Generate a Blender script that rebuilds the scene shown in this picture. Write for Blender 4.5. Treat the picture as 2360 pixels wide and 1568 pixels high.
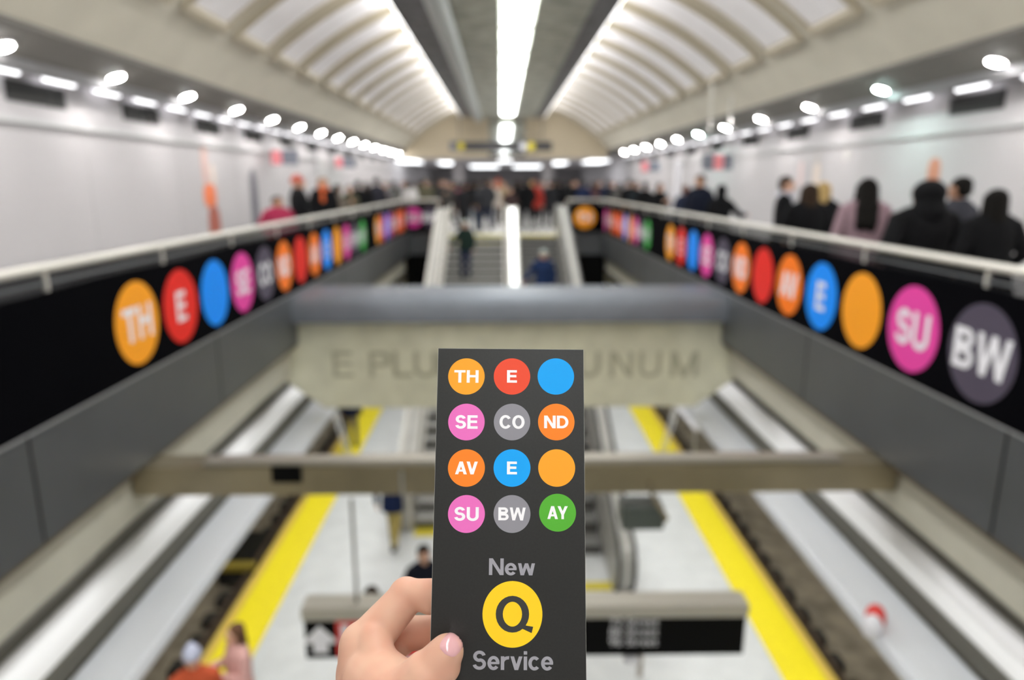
import bpy, bmesh, math, random
from mathutils import Vector, Matrix, Quaternion
random.seed(7)
for o in list(bpy.data.objects): bpy.data.objects.remove(o)
SC = bpy.context.scene
COL = SC.collection
PI = math.pi

# ------------------------------------------------------------------ camera, world, exposure
EYE = 1.65                                    # eye height above the mezzanine floor
FPX, CX, CY = 1600.0, 1180.0, 784.0           # focal length in pixels of the 2360 x 1568 frame
TH = math.atan((784 - 420) / FPX)             # looking down
YW = math.atan(25 / FPX * math.cos(TH))       # looking slightly right
FWD = Vector((math.sin(YW) * math.cos(TH), math.cos(YW) * math.cos(TH), -math.sin(TH)))
RT = Vector((math.cos(YW), -math.sin(YW), 0))
UP = RT.cross(FWD)
cam_d = bpy.data.cameras.new('camera')
cam = bpy.data.objects.new('camera', cam_d)
COL.objects.link(cam)
cam.matrix_world = Matrix((
    (RT.x, UP.x, -FWD.x, 0), (RT.y, UP.y, -FWD.y, 0), (RT.z, UP.z, -FWD.z, EYE), (0, 0, 0, 1)))
cam_d.sensor_width = 36
cam_d.lens = FPX / 2360 * 36
cam_d.clip_start = 0.02
cam_d.clip_end = 300
cam_d.dof.use_dof = True
cam_d.dof.focus_distance = 0.324
cam_d.dof.aperture_fstop = 5.2
SC.camera = cam
w = bpy.data.worlds.new('world'); SC.world = w
w.use_nodes = True
w.node_tree.nodes['Background'].inputs[0].default_value = (0.9, 0.95, 1, 1)
w.node_tree.nodes['Background'].inputs[1].default_value = 0.02
SC.view_settings.view_transform = 'Standard'
SC.view_settings.look = 'None'
SC.view_settings.gamma = 1
SC.view_settings.use_curve_mapping = False
SC.view_settings.exposure = 0.27
SC.cycles.use_denoising = True
SC.cycles.max_bounces = 8
SC.cycles.diffuse_bounces = 5
SC.cycles.sample_clamp_indirect = 6.0

L_TUBE, L_DOWN, L_COVE, L_FILL, L_PLAT, L_HALL = 12.0, 230.0, 2.8, 8.5, 5.1, 3.2
L_TROUGH = 2.5

# ------------------------------------------------------------------ geometry helpers
def ray(x, y): return FWD + RT * ((x - CX) / FPX) + UP * ((CY - y) / FPX)
def at_x(x, y, X):
    d = ray(x, y); t = X / d.x; return d * t + Vector((0, 0, EYE))
def at_y(x, y, Y):
    d = ray(x, y); t = Y / d.y; return d * t + Vector((0, 0, EYE))
def at_z(x, y, Z):
    d = ray(x, y); t = (Z - EYE) / d.z; return d * t + Vector((0, 0, EYE))
def at_d(x, y, D): return ray(x, y) * D + Vector((0, 0, EYE))

def box(bm, x0, x1, y0, y1, z0, z1):
    vs = [bm.verts.new((x, y, z)) for z in (z0, z1) for (x, y) in ((x0, y0), (x1, y0), (x1, y1), (x0, y1))]
    for f in ((3, 2, 1, 0), (4, 5, 6, 7), (0, 1, 5, 4), (1, 2, 6, 5), (2, 3, 7, 6), (3, 0, 4, 7)):
        bm.faces.new([vs[i] for i in f])
def prism(bm, pts, axis, a0, a1):
    """closed polygon pts (2-D) swept along axis ('x': pts are (y,z); 'y': (x,z); 'z': (x,y))."""
    def P(p, a):
        return {'x': (a, p[0], p[1]), 'y': (p[0], a, p[1]), 'z': (p[0], p[1], a)}[axis]
    A = [bm.verts.new(P(p, a0)) for p in pts]; B = [bm.verts.new(P(p, a1)) for p in pts]
    n = len(pts)
    for i in range(n):
        bm.faces.new((A[i], A[(i + 1) % n], B[(i + 1) % n], B[i]))
    bm.faces.new(A[::-1]); bm.faces.new(B)
def frame_of(d):
    d = Vector(d).normalized()
    u = d.cross(Vector((0, 0, 1)) if abs(d.z) < .9 else Vector((1, 0, 0))).normalized()
    return d, u, d.cross(u)
def rings(bm, rs, seg=12):
    """rs: list of (centre, u vector, v vector); joined into one closed tube."""
    R = []
    for c, u, v in rs:
        R.append([bm.verts.new(Vector(c) + Vector(u) * math.cos(2 * PI * k / seg) + Vector(v) * math.sin(2 * PI * k / seg)) for k in range(seg)])
    for a, b in zip(R, R[1:]):
        for k in range(seg): bm.faces.new((a[k], a[(k + 1) % seg], b[(k + 1) % seg], b[k]))
    bm.faces.new(R[0][::-1]); bm.faces.new(R[-1])
def tube(bm, pts, r, seg=10):
    pts = [Vector(p) for p in pts]
    rs = []
    for i, p in enumerate(pts):
        a = pts[max(i - 1, 0)]; b = pts[min(i + 1, len(pts) - 1)]
        _, u, v = frame_of(b - a)
        rr = r[i] if isinstance(r, (list, tuple)) else r
        rs.append((p, u * rr, v * rr))
    rings(bm, rs, seg)
def cap(bm, a, b, ra, rb, seg=14, fl=1.0, fdir=None):
    """tapered capsule; fl < 1 flattens it along fdir."""
    a, b = Vector(a), Vector(b)
    d, u, v = frame_of(b - a)
    if fdir is not None:
        v = Vector(fdir); v = (v - d * v.dot(d)).normalized(); u = v.cross(d)
    rs = []
    for k in range(5):
        t = -PI / 2 + PI / 2 * (k + .15) / 5
        rs.append((a + d * ra * math.sin(t), u * ra * math.cos(t), v * ra * math.cos(t) * fl))
    for k in range(6):
        t = PI / 2 * (k - .15 * (k == 5)) / 5
        rs.append((b + d * rb * math.sin(t), u * rb * math.cos(t), v * rb * math.cos(t) * fl))
    rings(bm, rs, seg)
def ell(bm, c, r, rot=None, seg=16):
    m = rot or Matrix.Identity(3); rs = []
    for k in range(11):
        t = -PI / 2 + PI * (k * .96 + .2) / 10
        rs.append((Vector(c) + m @ Vector((0, 0, r[2] * math.sin(t))), m @ Vector((r[0] * math.cos(t), 0, 0)), m @ Vector((0, r[1] * math.cos(t), 0))))
    rings(bm, rs, seg)
def stack(bm, rows, seg=20):
    rings(bm, [((cx, cy, z), (rx, 0, 0), (0, ry, 0)) for z, rx, ry, cx, cy in rows], seg)
def disc(bm, c, u, v, n, ru, rv, t, seg=48):
    c, u, v, n = Vector(c), Vector(u), Vector(v), Vector(n)
    rings(bm, [(c, u * ru, v * rv), (c + n * t, u * ru, v * rv)], seg)

def to_mesh(bm, name='mesh'):
    bmesh.ops.recalc_face_normals(bm, faces=bm.faces)
    me = bpy.data.meshes.new(name); bm.to_mesh(me); bm.free()
    return me
def remesh(bm, voxel, it=3, fac=.5, sub=0):
    me = to_mesh(bm)
    o = bpy.data.objects.new('tmp', me); COL.objects.link(o)
    m = o.modifiers.new('r', 'REMESH'); m.mode = 'VOXEL'; m.voxel_size = voxel; m.use_smooth_shade = True
    s = o.modifiers.new('s', 'SMOOTH'); s.iterations = it; s.factor = fac
    dg = bpy.context.evaluated_depsgraph_get(); dg.update()
    r = bpy.data.meshes.new_from_object(o.evaluated_get(dg))
    bpy.data.objects.remove(o); bpy.data.meshes.remove(me)
    for p in r.polygons: p.use_smooth = True
    return r
def add(name, me, m=None, parent=None, smooth=False, bevel=0):
    if isinstance(me, bmesh.types.BMesh): me = to_mesh(me, name)
    o = bpy.data.objects.new(name, me); COL.objects.link(o)
    if m is not None:
        if not me.materials: me.materials.append(m)
        elif me.materials[0] != m:
            o.material_slots[0].link = 'OBJECT'; o.material_slots[0].material = m
    if parent is not None: o.parent = parent
    if smooth:
        for p in me.polygons: p.use_smooth = True
        try: me.set_sharp_from_angle(angle=math.radians(40))
        except Exception: pass
    if bevel:
        b = o.modifiers.new('bevel', 'BEVEL'); b.width = bevel; b.segments = 2; b.limit_method = 'ANGLE'
    return o
def tag(o, label=None, cat=None, group=None, kind=None):
    if label: o['label'] = label
    if cat: o['category'] = cat
    if group: o['group'] = group
    if kind: o['kind'] = kind
    return o
def empty(name, loc, label, cat, group=None, rz=0):
    o = bpy.data.objects.new(name, None); COL.objects.link(o)
    o.location = loc; o.rotation_euler = (0, 0, rz); o.empty_display_size = .1
    return tag(o, label, cat, group)
def struct(name, bm, m, **k):
    o = add(name, bm, m, **k); o['kind'] = 'structure'; return o
def BM(): return bmesh.new()

ORD = ['first', 'second', 'third', 'fourth', 'fifth', 'sixth', 'seventh', 'eighth', 'ninth', 'tenth', 'eleventh', 'twelfth',
       'thirteenth', 'fourteenth', 'fifteenth', 'sixteenth', 'seventeenth', 'eighteenth', 'nineteenth', 'twentieth']

# lettering: bold grotesque capitals drawn from strokes (cap height 1)
def glyph_quads(ch, w):
    h = w / 2; Q = []
    def st(pts, closed=False, ww=None):
        ww = (ww or w) / 2; n = len(pts); L = []
        for i, p in enumerate(pts):
            a = pts[(i - 1) % n] if (closed or i) else p; c = pts[(i + 1) % n] if (closed or i < n - 1) else p
            d = Vector((c[0] - a[0], c[1] - a[1])).normalized(); L.append(((p[0] - d.y * ww, p[1] + d.x * ww), (p[0] + d.y * ww, p[1] - d.x * ww)))
        for i in range(n if closed else n - 1):
            a, c = L[i], L[(i + 1) % n]; Q.append((a[0], a[1], c[1], c[0]))
    def ar(cx, cy, rx, ry, a0, a1, n=28): return [(cx + rx * math.cos(math.radians(a0 + (a1 - a0) * i / n)), cy + ry * math.sin(math.radians(a0 + (a1 - a0) * i / n))) for i in range(n + 1)]
    def q(*p): Q.append(p)
    def mir(W, *p): Q.append(p); Q.append(tuple((W - x, y) for x, y in p))
    W = .7
    if ch == 'T': st([(0, 1 - h), (W, 1 - h)]); st([(.35, 0), (.35, 1)])
    elif ch == 'H': W = .74; st([(h, 0), (h, 1)]); st([(W - h, 0), (W - h, 1)]); st([(h, .52), (W - h, .52)])
    elif ch == 'E': W = .63; st([(h, 0), (h, 1)]); st([(h, h), (W, h)]); st([(h, .52), (W - .04, .52)]); st([(h, 1 - h), (W - .01, 1 - h)])
    elif ch == 'L': W = .60; st([(h, 0), (h, 1)]); st([(h, h), (W, h)])
    elif ch == 'I': W = w; st([(h, 0), (h, 1)])
    elif ch == 'N': W = .74; st([(h, 0), (h, 1)]); st([(W - h, 0), (W - h, 1)]); q((0, 1), (w * 1.12, 1), (W, 0), (W - w * 1.12, 0))
    elif ch == 'M': W = .88; st([(h, 0), (h, 1)]); st([(W - h, 0), (W - h, 1)]); mir(W, (0, 1), (w * 1.2, 1), (.52, 0), (.36, 0))
    elif ch == 'A': W = .78; mir(W, (0, 0), (w * 1.1, 0), (.50, 1), (.28, 1)); st([(.18, .29), (.6, .29)], ww=w * .85)
    elif ch == 'V': W = .74; mir(W, (0, 1), (w * 1.1, 1), (.475, 0), (.265, 0))
    elif ch == 'W': W = 1.08; mir(W, (0, 1), (w * 1.02, 1), (.365, 0), (.18, 0)); mir(W, (.18, 0), (.365, 0), (.63, 1), (.45, 1))
    elif ch == 'Y': W = .76; mir(W, (0, 1), (w * 1.15, 1), (.475, .40), (.285, .34)); st([(.38, 0), (.38, .45)])
    elif ch in 'PR':
        W = .68; st([(h, 0), (h, 1)]); st([(0, 1 - h), (.40, 1 - h)] + ar(.40, .70, .28 - h, .30 - h, 90, -90) + [(0, .40 + h)])
        if ch == 'R': q((.30, .46), (.46, .46), (.70, 0), (.48, 0))
    elif ch == 'B':
        W = .70; st([(h, 0), (h, 1)]); st([(0, 1 - h), (.40, 1 - h)] + ar(.40, .745, .255 - h, .255 - h, 90, -90) + [(0, .49 + h)])
        st([(0, .555 - h), (.41, .555 - h)] + ar(.41, .2775, .29 - h, .2775 - h, 90, -90) + [(0, h)])
    elif ch == 'D': W = .74; st([(h, 0), (h, 1)]); st([(0, 1 - h), (.32, 1 - h)] + ar(.32, .5, .42 - h, .5 - h, 90, -90) + [(0, h)])
    elif ch == 'U': W = .72; st([(h, 1), (h, .36)] + ar(.36, .35, .36 - h, .36 - h, 180, 360) + [(W - h, .36), (W - h, 1)])
    elif ch == 'S': W = .68; st(ar(.34, .71, .31 - h, .30 - h, 12, 270) + ar(.34, .30, .33 - h, .305 - h, 90, -170)[1:])
    elif ch == 'C': W = .74; st(ar(.39, .5, .385 - h, .51 - h, 35, 325))
    elif ch in 'OQ':
        W = .78; st(ar(.39, .5, .39 - h, .51 - h, 0, 360)[:-1], True)
        if ch == 'Q': q((.60, .11), (.70, .19), (.875, .155), (.84, -.02))
    elif ch == 'e': W = .60; st(ar(.30, .36, .30 - h, .375 - h, 0, 322)); st([(.1, .36), (.60 - h * .1, .36)], ww=w * .72)
    elif ch == 'c': W = .57; st(ar(.30, .36, .30 - h, .375 - h, 42, 318))
    elif ch == 'w': W = .86; mir(W, (0, .72), (w, .72), (.305, 0), (.13, 0)); mir(W, (.13, 0), (.305, 0), (.51, .72), (.35, .72))
    elif ch == 'v': W = .60; mir(W, (0, .72), (w * 1.05, .72), (.39, 0), (.21, 0))
    elif ch == 'r': W = .41; st([(h, 0), (h, .72)]); st(ar(.37, .38, .37 - h, .345 - h, 170, 82))
    elif ch == 'i': W = w; st([(h, 0), (h, .72)]); st([(h, .82), (h, 1)])
    else: W = .3
    return Q, W
def text_mesh(s, size, ext=0.0, w=.185, gap=.07, xs=1.2):
    b = BM(); x = 0; prev = ''
    for ch in s:
        x -= {'AV': .10, 'AY': .10, 'TH': -.01}.get(prev + ch, 0) if prev else 0
        Q, W = glyph_quads(ch, w)
        for i, qd in enumerate(Q): b.faces.new([b.verts.new(((x + p[0]) * size * xs, (p[1] - .5) * size, ext + size * (.0012 * (i % 4) + .00006 * (i % 25)))) for p in qd])
        x += W + gap; prev = ch
    x -= gap
    bmesh.ops.translate(b, verts=b.verts, vec=(-x * size * xs / 2, 0, 0))
    for f in b.faces:
        f.normal_update()
        if f.normal.z < 0: f.normal_flip()
    me = bpy.data.meshes.new('lettering'); b.to_mesh(me); b.free()
    return me, x * size * xs, size
def plain_text(s, size):
    c = bpy.data.curves.new('t', 'FONT'); c.body = s; c.size = size; c.align_x = 'CENTER'; c.align_y = 'CENTER'
    o = bpy.data.objects.new('t', c); COL.objects.link(o)
    dg = bpy.context.evaluated_depsgraph_get(); dg.update()
    me = bpy.data.meshes.new_from_object(o.evaluated_get(dg))
    bpy.data.objects.remove(o); bpy.data.curves.remove(c)
    return me
def place(o, c, r, u, n):
    r, u, n, c = Vector(r), Vector(u), Vector(n), Vector(c)
    o.matrix_world = Matrix(((r.x, u.x, n.x, c.x), (r.y, u.y, n.y, c.y), (r.z, u.z, n.z, c.z), (0, 0, 0, 1)))

# ------------------------------------------------------------------ materials
def mat(name, col, rough=.6, metal=0, var=.0, scale=4, bump=0, stretch=None, coat=0, spec=.5, sss=0, col2=None, detail=4):
    m = bpy.data.materials.new(name); m.use_nodes = True
    nt = m.node_tree; b = nt.nodes['Principled BSDF']
    b.inputs['Roughness'].default_value = rough; b.inputs['Metallic'].default_value = metal
    b.inputs['Specular IOR Level'].default_value = spec
    b.inputs['Coat Weight'].default_value = coat
    if sss:
        b.inputs['Subsurface Weight'].default_value = sss
        b.inputs['Subsurface Radius'].default_value = (1, .35, .2); b.inputs['Subsurface Scale'].default_value = .004
    c = (*col, 1)
    b.inputs['Base Color'].default_value = c
    if var or bump or col2:
        tc = nt.nodes.new('ShaderNodeTexCoord'); mp = nt.nodes.new('ShaderNodeMapping')
        if stretch: mp.inputs['Scale'].default_value = stretch
        nz = nt.nodes.new('ShaderNodeTexNoise'); nz.inputs['Scale'].default_value = scale; nz.inputs['Detail'].default_value = detail
        nt.links.new(tc.outputs['Object'], mp.inputs['Vector']); nt.links.new(mp.outputs[0], nz.inputs['Vector'])
        if var or col2:
            mx = nt.nodes.new('ShaderNodeMix'); mx.data_type = 'RGBA'
            cr = nt.nodes.new('ShaderNodeValToRGB')
            cr.color_ramp.elements[0].position = .35; cr.color_ramp.elements[1].position = .65
            a = col2 or tuple(max(0, x * (1 - var)) for x in col)
            mx.inputs['A'].default_value = (*a, 1); mx.inputs['B'].default_value = (*[min(1, x * (1 + (var if not col2 else 0))) for x in col], 1)
            nt.links.new(nz.outputs['Fac'], cr.inputs[0]); nt.links.new(cr.outputs[0], mx.inputs['Factor'])
            nt.links.new(mx.outputs['Result'], b.inputs['Base Color'])
        if bump:
            bp = nt.nodes.new('ShaderNodeBump'); bp.inputs['Strength'].default_value = bump; bp.inputs['Distance'].default_value = .01
            nt.links.new(nz.outputs['Fac'], bp.inputs['Height']); nt.links.new(bp.outputs[0], b.inputs['Normal'])
    return m
def lamp(name, col, s):
    m = bpy.data.materials.new(name); m.use_nodes = True
    b = m.node_tree.nodes['Principled BSDF']
    b.inputs['Base Color'].default_value = (.8, .8, .8, 1)
    b.inputs['Emission Color'].default_value = (*col, 1); b.inputs['Emission Strength'].default_value = s
    return m
_fab = {}
def fabric(rgb, rough=.9):
    k = tuple(round(x, 3) for x in rgb)
    if k not in _fab: _fab[k] = mat('fabric', rgb, rough, var=.12, scale=30, spec=.2)
    return _fab[k]

M_wall = mat('white_wall_panel', (.475, .455, .465), .55, var=.02, scale=.6)
M_joint = mat('panel_joint', (.45, .44, .44), .6)
M_trim = mat('grey_trim', (.5, .5, .5), .5)
M_vault = mat('beige_vault', (.62, .585, .49), .75, var=.05, scale=1.2)
M_vpanel = mat('white_ceiling_panel', (.93, .91, .93), .42, var=.03, scale=2.0, bump=.15)
M_vframe = mat('panel_frame', (.45, .40, .30), .6)
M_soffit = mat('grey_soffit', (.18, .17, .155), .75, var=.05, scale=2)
M_soffit2 = mat('soffit_nosing', (.30, .30, .31), .4)
M_deck = mat('mezzanine_terrazzo', (.68, .67, .66), .4, var=.06, scale=20)
M_dark = mat('dark_granite', (.05, .05, .052), .35, var=.1, scale=30)
M_fascia = mat('dark_grey_fascia', (.095, .10, .107), .38, metal=.3, var=.05, scale=1.5)
M_lip = mat('rusty_lip', (.16, .12, .065), .6, var=.15, scale=6)
M_conc = mat('olive_concrete', (.66, .64, .49), .8, var=.07, scale=3, bump=.1)
M_concl = mat('pale_concrete', (.52, .50, .42), .8, var=.05, scale=2)
M_letter = mat('carved_letter', (.40, .385, .28), .9)
M_steel = mat('brushed_steel', (.60, .59, .57), .32, metal=1, var=.04, scale=3, stretch=(1, .05, 1))
M_bronze = mat('bronze_steel', (.33, .28, .19), .38, metal=.75, var=.12, scale=1.2)
M_rail = mat('satin_rail', (.74, .71, .65), .35, metal=.35)
M_trough = mat('white_metal_trough', (.88, .88, .89), .4, metal=.1, var=.03, scale=1, stretch=(1, .1, 1))
M_duct = mat('silver_duct', (.80, .82, .87), .4, metal=.1, var=.04, scale=2, stretch=(1, .05, 1))
M_gap = mat('dark_gap', (.13, .125, .105), .8)
M_plat = mat('platform_tile', (.70, .71, .71), .35, var=.05, scale=3)
M_yellow = mat('yellow_tactile', (.98, .80, .012), .5, var=.03, scale=8)
M_yedge = mat('yellow_edge', (.85, .60, .12), .5)
M_bed = mat('dirty_trackbed', (.36, .31, .24), .9, var=.25, scale=3, bump=.4)
M_tie = mat('dark_tie_block', (.045, .04, .035), .8)
M_railsteel = mat('rusty_rail', (.22, .16, .12), .5, metal=.6, var=.2, scale=5)
M_black = mat('black_banner_vinyl', (.002, .002, .003), .8, spec=.02)
M_blackp = mat('black_panel', (.004, .004, .004), .6, spec=.06)
M_glass = bpy.data.materials.new('smoked_glass'); M_glass.use_nodes = True
_b = M_glass.node_tree.nodes['Principled BSDF']
_b.inputs['Base Color'].default_value = (.02, .02, .022, 1); _b.inputs['Alpha'].default_value = .45; _b.inputs['Roughness'].default_value = .1
M_canopy = mat('mottled_canopy_mesh', (.30, .31, .26), .55, metal=.2, var=0, scale=2.2, col2=(.52, .535, .47), detail=8)
M_canwing = mat('dark_canopy_wing', (.075, .075, .08), .5, metal=.4, var=0, scale=2.5, col2=(.17, .17, .18), detail=6)
M_pipe = mat('pale_pipe', (.48, .51, .50), .45, metal=.2)
M_lunette = mat('tan_end_wall', (.60, .52, .385), .8, var=.04, scale=1)
M_white = mat('white_lettering', (.86, .85, .90), .5)
M_tread = mat('stair_tread', (.40, .39, .37), .6, var=.05, scale=10)
M_riser = mat('stair_riser', (.10, .095, .09), .7)
M_rubber = mat('black_rubber', (.012, .012, .012), .5)
M_ypaint = mat('yellow_paint', (.75, .62, .04), .5)
M_red = mat('red_panel', (.75, .04, .03), .4)
M_pink = mat('pink_panel', (.80, .25, .28), .5)
M_navyp = mat('slate_panel', (.16, .17, .21), .4)
M_ventm = mat('vent_black', (.02, .02, .02), .7)

# ------------------------------------------------------------------ dimensions (metres; y runs down the hall, z = 0 on the mezzanine)
XL, XR = -3.17, 3.45           # edges of the floor opening
WL, WR = -5.7, 6.45            # side walls
YB, YE, YC = -7.0, 36.0, 62.0  # wall behind, end of the vault, end of the concourse
YO0, YO1, YS = -0.35, 23.6, 21.85
ZP, ZT = -4.65, -5.9           # platform and track bed
PL, PR = -4.06, 4.30           # platform edges
CV, ZS, SAG, HC = .29, EYE + 1.57, 2.30, 5.05   # vault centre, springing height, rise, half chord
RV = (HC * HC + SAG * SAG) / (2 * SAG)
SLX, SRX = .3 - 1.62, .3 + 1.62
STL, STC0, STC1, STR = -1.62, .16, .52, 1.72    # stair flight, middle balustrade, escalator

# ------------------------------------------------------------------ structure: mezzanine floor
bm = BM()
box(bm, WL - .1, XL, YB, YC, -.72, 0)
box(bm, XR, WR + .1, YB, YC, -.72, 0)
box(bm, XL, XR, YB, YO0, -.72, 0)
box(bm, XL, XR, YO1, YC, -.72, 0)
box(bm, STL - .42, 2.15, YS, YO1, -.30, 0)
struct('floor', bm, M_deck)
# fascia cladding round the opening
for n, x0, x1 in ((1, XL - .02, XL + .05), (2, XR - .05, XR + .02)):
    bm = BM(); box(bm, x0, x1, YO0, YO1, -.76, .09); struct('trim_%d' % n, bm, M_fascia)
    bm = BM(); s = 1 if n == 1 else -1
    xx = sorted((x0 if n == 1 else x1, (x0 if n == 1 else x1) - s * .34))
    box(bm, xx[0], xx[1], YO0, YO1, -.84, -.765); struct('trim_%d' % (n + 2), bm, M_lip)
bm = BM(); box(bm, XL + .06, STL - .45, YO1 - .06, YO1 - .0, -.74, .09); box(bm, 2.18, XR - .06, YO1 - .06, YO1, -.74, .09)
struct('trim_5', bm, M_fascia)
bm = BM(); box(bm, XL - .1, STL - .45, YO1 + .02, YO1 + .12, ZP, -.73); box(bm, 2.18, XR + .1, YO1 + .02, YO1 + .12, ZP, -.73)
struct('wall_under_landing', bm, M_blackp)  # black sheets added to stand in for the unlit void below the landing
for n, x, s in ((30, XL, 1), (31, XR, -1)):
    bm = BM(); box(bm, *sorted((x - s * .02, x + s * .062)), YO0, YO1, .02, .045); struct('trim_%d' % n, bm, M_soffit2)
    bm = BM()
    for k in range(8): box(bm, *sorted((x, x + s * .0515)), 1.25 + 3.1 * k, 1.27 + 3.1 * k, -.75, .02)
    struct('trim_%d' % (n + 2), bm, M_blackp)
# downstand beams under both mezzanine edges, and the black ceiling over the tracks
for n, s, x in ((6, -1, -3.27), (7, 1, 3.56)):
    bm = BM(); xx = sorted((x, x + s * .5)); box(bm, xx[0], xx[1], YB, 60, -1.27, -.85); struct('trim_%d' % n, bm, M_concl)
# platform level
bm = BM(); box(bm, PL + .02, PR - .02, -6, 60, ZP - 1.25, ZP); struct('platform_floor', bm, M_plat)
bm = BM(); box(bm, -8.6, PL, -6, 60, ZT - .2, ZT); box(bm, PR, 8.9, -6, 60, ZT - .2, ZT); struct('track_ground', bm, M_bed)
bm = BM(); box(bm, -8.8, -8.6, -6, 60, ZT, -.72); struct('wall_track_left', bm, M_concl)
bm = BM(); box(bm, 8.9, 9.1, -6, 60, ZT, -.72); struct('wall_track_right', bm, M_concl)
bm = BM(); box(bm, -8.6, WL - .1, -6, 60, -.72, -.5); box(bm, WR + .1, 8.9, -6, 60, -.72, -.5); struct('ceiling_over_tracks', bm, M_conc)
bm = BM(); box(bm, -8.6, 8.9, 60, 60.2, ZT, -.72); struct('wall_platform_end', bm, M_conc)
bm = BM(); box(bm, -8.6, 8.9, -6.2, -6, ZT, -.72); struct('wall_platform_back', bm, M_conc)

# ------------------------------------------------------------------ structure: upper walls
for side, x, s in (('left', WL, -1), ('right', WR, 1)):
    xx = sorted((x, x + s * .2))
    bm = BM(); box(bm, xx[0], xx[1], YB, YC, 0, EYE + 1.75); struct('wall_' + side, bm, M_wall)
    xx = sorted((x, x - s * .035))
    bm = BM(); box(bm, xx[0], xx[1], YB, YC, 0, .66 if side == 'left' else .16); struct('baseboard_' + side, bm, M_dark)
    n = 8 if side == 'left' else 9
    xx = sorted((x, x - s * .06))
    bm = BM(); box(bm, xx[0], xx[1], YB, YC, EYE + .68, EYE + .74); struct('trim_%d' % n, bm, M_trim)
    bm = BM(); xx = sorted((x, x - s * .004))
    k = 9.97 - 2.72 * 6
    while k < YC:
        box(bm, xx[0], xx[1], k, k + .012, .67 if side == 'left' else .17, EYE + .68); k += 2.72
    struct('trim_%d' % (n + 10), bm, M_joint)
bm = BM(); box(bm, WL, WR, YB - .2, YB, 0, 5.6); struct('wall_back', bm, M_wall)
bm = BM(); box(bm, WL, WR, YC, YC + .2, 0, EYE + 1.75); struct('wall_far', bm, M_wall)

# ------------------------------------------------------------------ structure: vault, soffits, lunette
def vz(x): return ZS + SAG - (RV - math.sqrt(max(0, RV * RV - (x - CV) ** 2)))
def arc(x0, x1, n, dz=0): return [(x0 + (x1 - x0) * i / n, vz(x0 + (x1 - x0) * i / n) + dz) for i in range(n + 1)]
V0, V1 = CV - HC, CV + HC
bm = BM(); prism(bm, arc(V0, V1, 48) + arc(V1, V0, 48, .25), 'y', YB, YE)
struct('ceiling', bm, M_vault)
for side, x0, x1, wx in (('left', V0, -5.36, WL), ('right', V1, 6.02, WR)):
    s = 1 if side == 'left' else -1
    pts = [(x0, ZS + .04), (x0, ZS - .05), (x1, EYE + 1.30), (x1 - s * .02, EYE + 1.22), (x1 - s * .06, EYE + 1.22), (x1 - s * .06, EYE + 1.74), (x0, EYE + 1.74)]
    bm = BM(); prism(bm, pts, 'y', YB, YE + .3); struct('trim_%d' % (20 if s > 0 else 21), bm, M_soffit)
    bm = BM(); pts = [(x1 + s * .10, EYE + 1.325), (x1 - s * .022, EYE + 1.285), (x1 - s * .07, EYE + 1.21), (x1 + s * .03, EYE + 1.23)]
    prism(bm, pts, 'y', YB, YE + .3); struct('trim_%d' % (22 if s > 0 else 23), bm, M_soffit2)
    xx = sorted((x1 - s * .06, wx))
    bm = BM(); box(bm, xx[0], xx[1], YB, YE + .3, EYE + 1.68, EYE + 1.75); struct('ceiling_cove_' + side, bm, M_wall)
bm = BM()
prism(bm, [(V1, EYE + 1.18)] + arc(V1, V0, 40) + [(V0, EYE + 1.18)], 'y', YE, YE + .25)
struct('wall_lunette', bm, M_lunette)
bm = BM(); box(bm, WL, WR, YE + .25, YC, EYE + 1.16, EYE + 1.3); struct('ceiling_concourse', bm, M_wall)
bm = BM(); prism(bm, arc(V0, V1, 48, -.06) + arc(V1, V0, 48, .02), 'y', YE - .35, YE - .02); struct('trim_24', bm, M_vframe)

# ------------------------------------------------------------------ things: vault panels (white coffer inserts)
def curved_slab(bm, x0, x1, y0, y1, d0, d1, n=14):
    pts = arc(x0, x1, n, d0) + arc(x1, x0, n, d1)
    prism(bm, pts, 'y', y0, y1)
pan = {}
for side, x0, x1 in (('left', -4.02, -1.35), ('right', 4.62, 1.93)):
    bm = BM(); curved_slab(bm, x0, x1, -.64, .64, -.035, .0); me_p = to_mesh(bm, 'panel')
    bm = BM()
    e = .07 if x0 < x1 else -.07
    curved_slab(bm, x0 - e, x0 + e * .2, -.72, .72, -.11, .0, 2)
    for a, b in ((-.72, -.63), (.63, .72)): curved_slab(bm, x0 - e, x1, a, b, -.10, .0)
    me_f = to_mesh(bm, 'frame')
    for i in range(20):
        y = 3.2 + 1.80 * i
        if y > YE - .7: break
        o = empty('ceiling_panel', (0, y, 0), 'white perforated vault panel, %s from the near end over the %s walkway' % (
            ORD[i], 'mural-side' if side == 'left' else 'crowded'), 'ceiling panel', 'white panels set in the vault on the %s' % side)
        add('perforated_panel', me_p, M_vpanel, o, smooth=True); add('frame', me_f, M_vframe, o, smooth=True)

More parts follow.
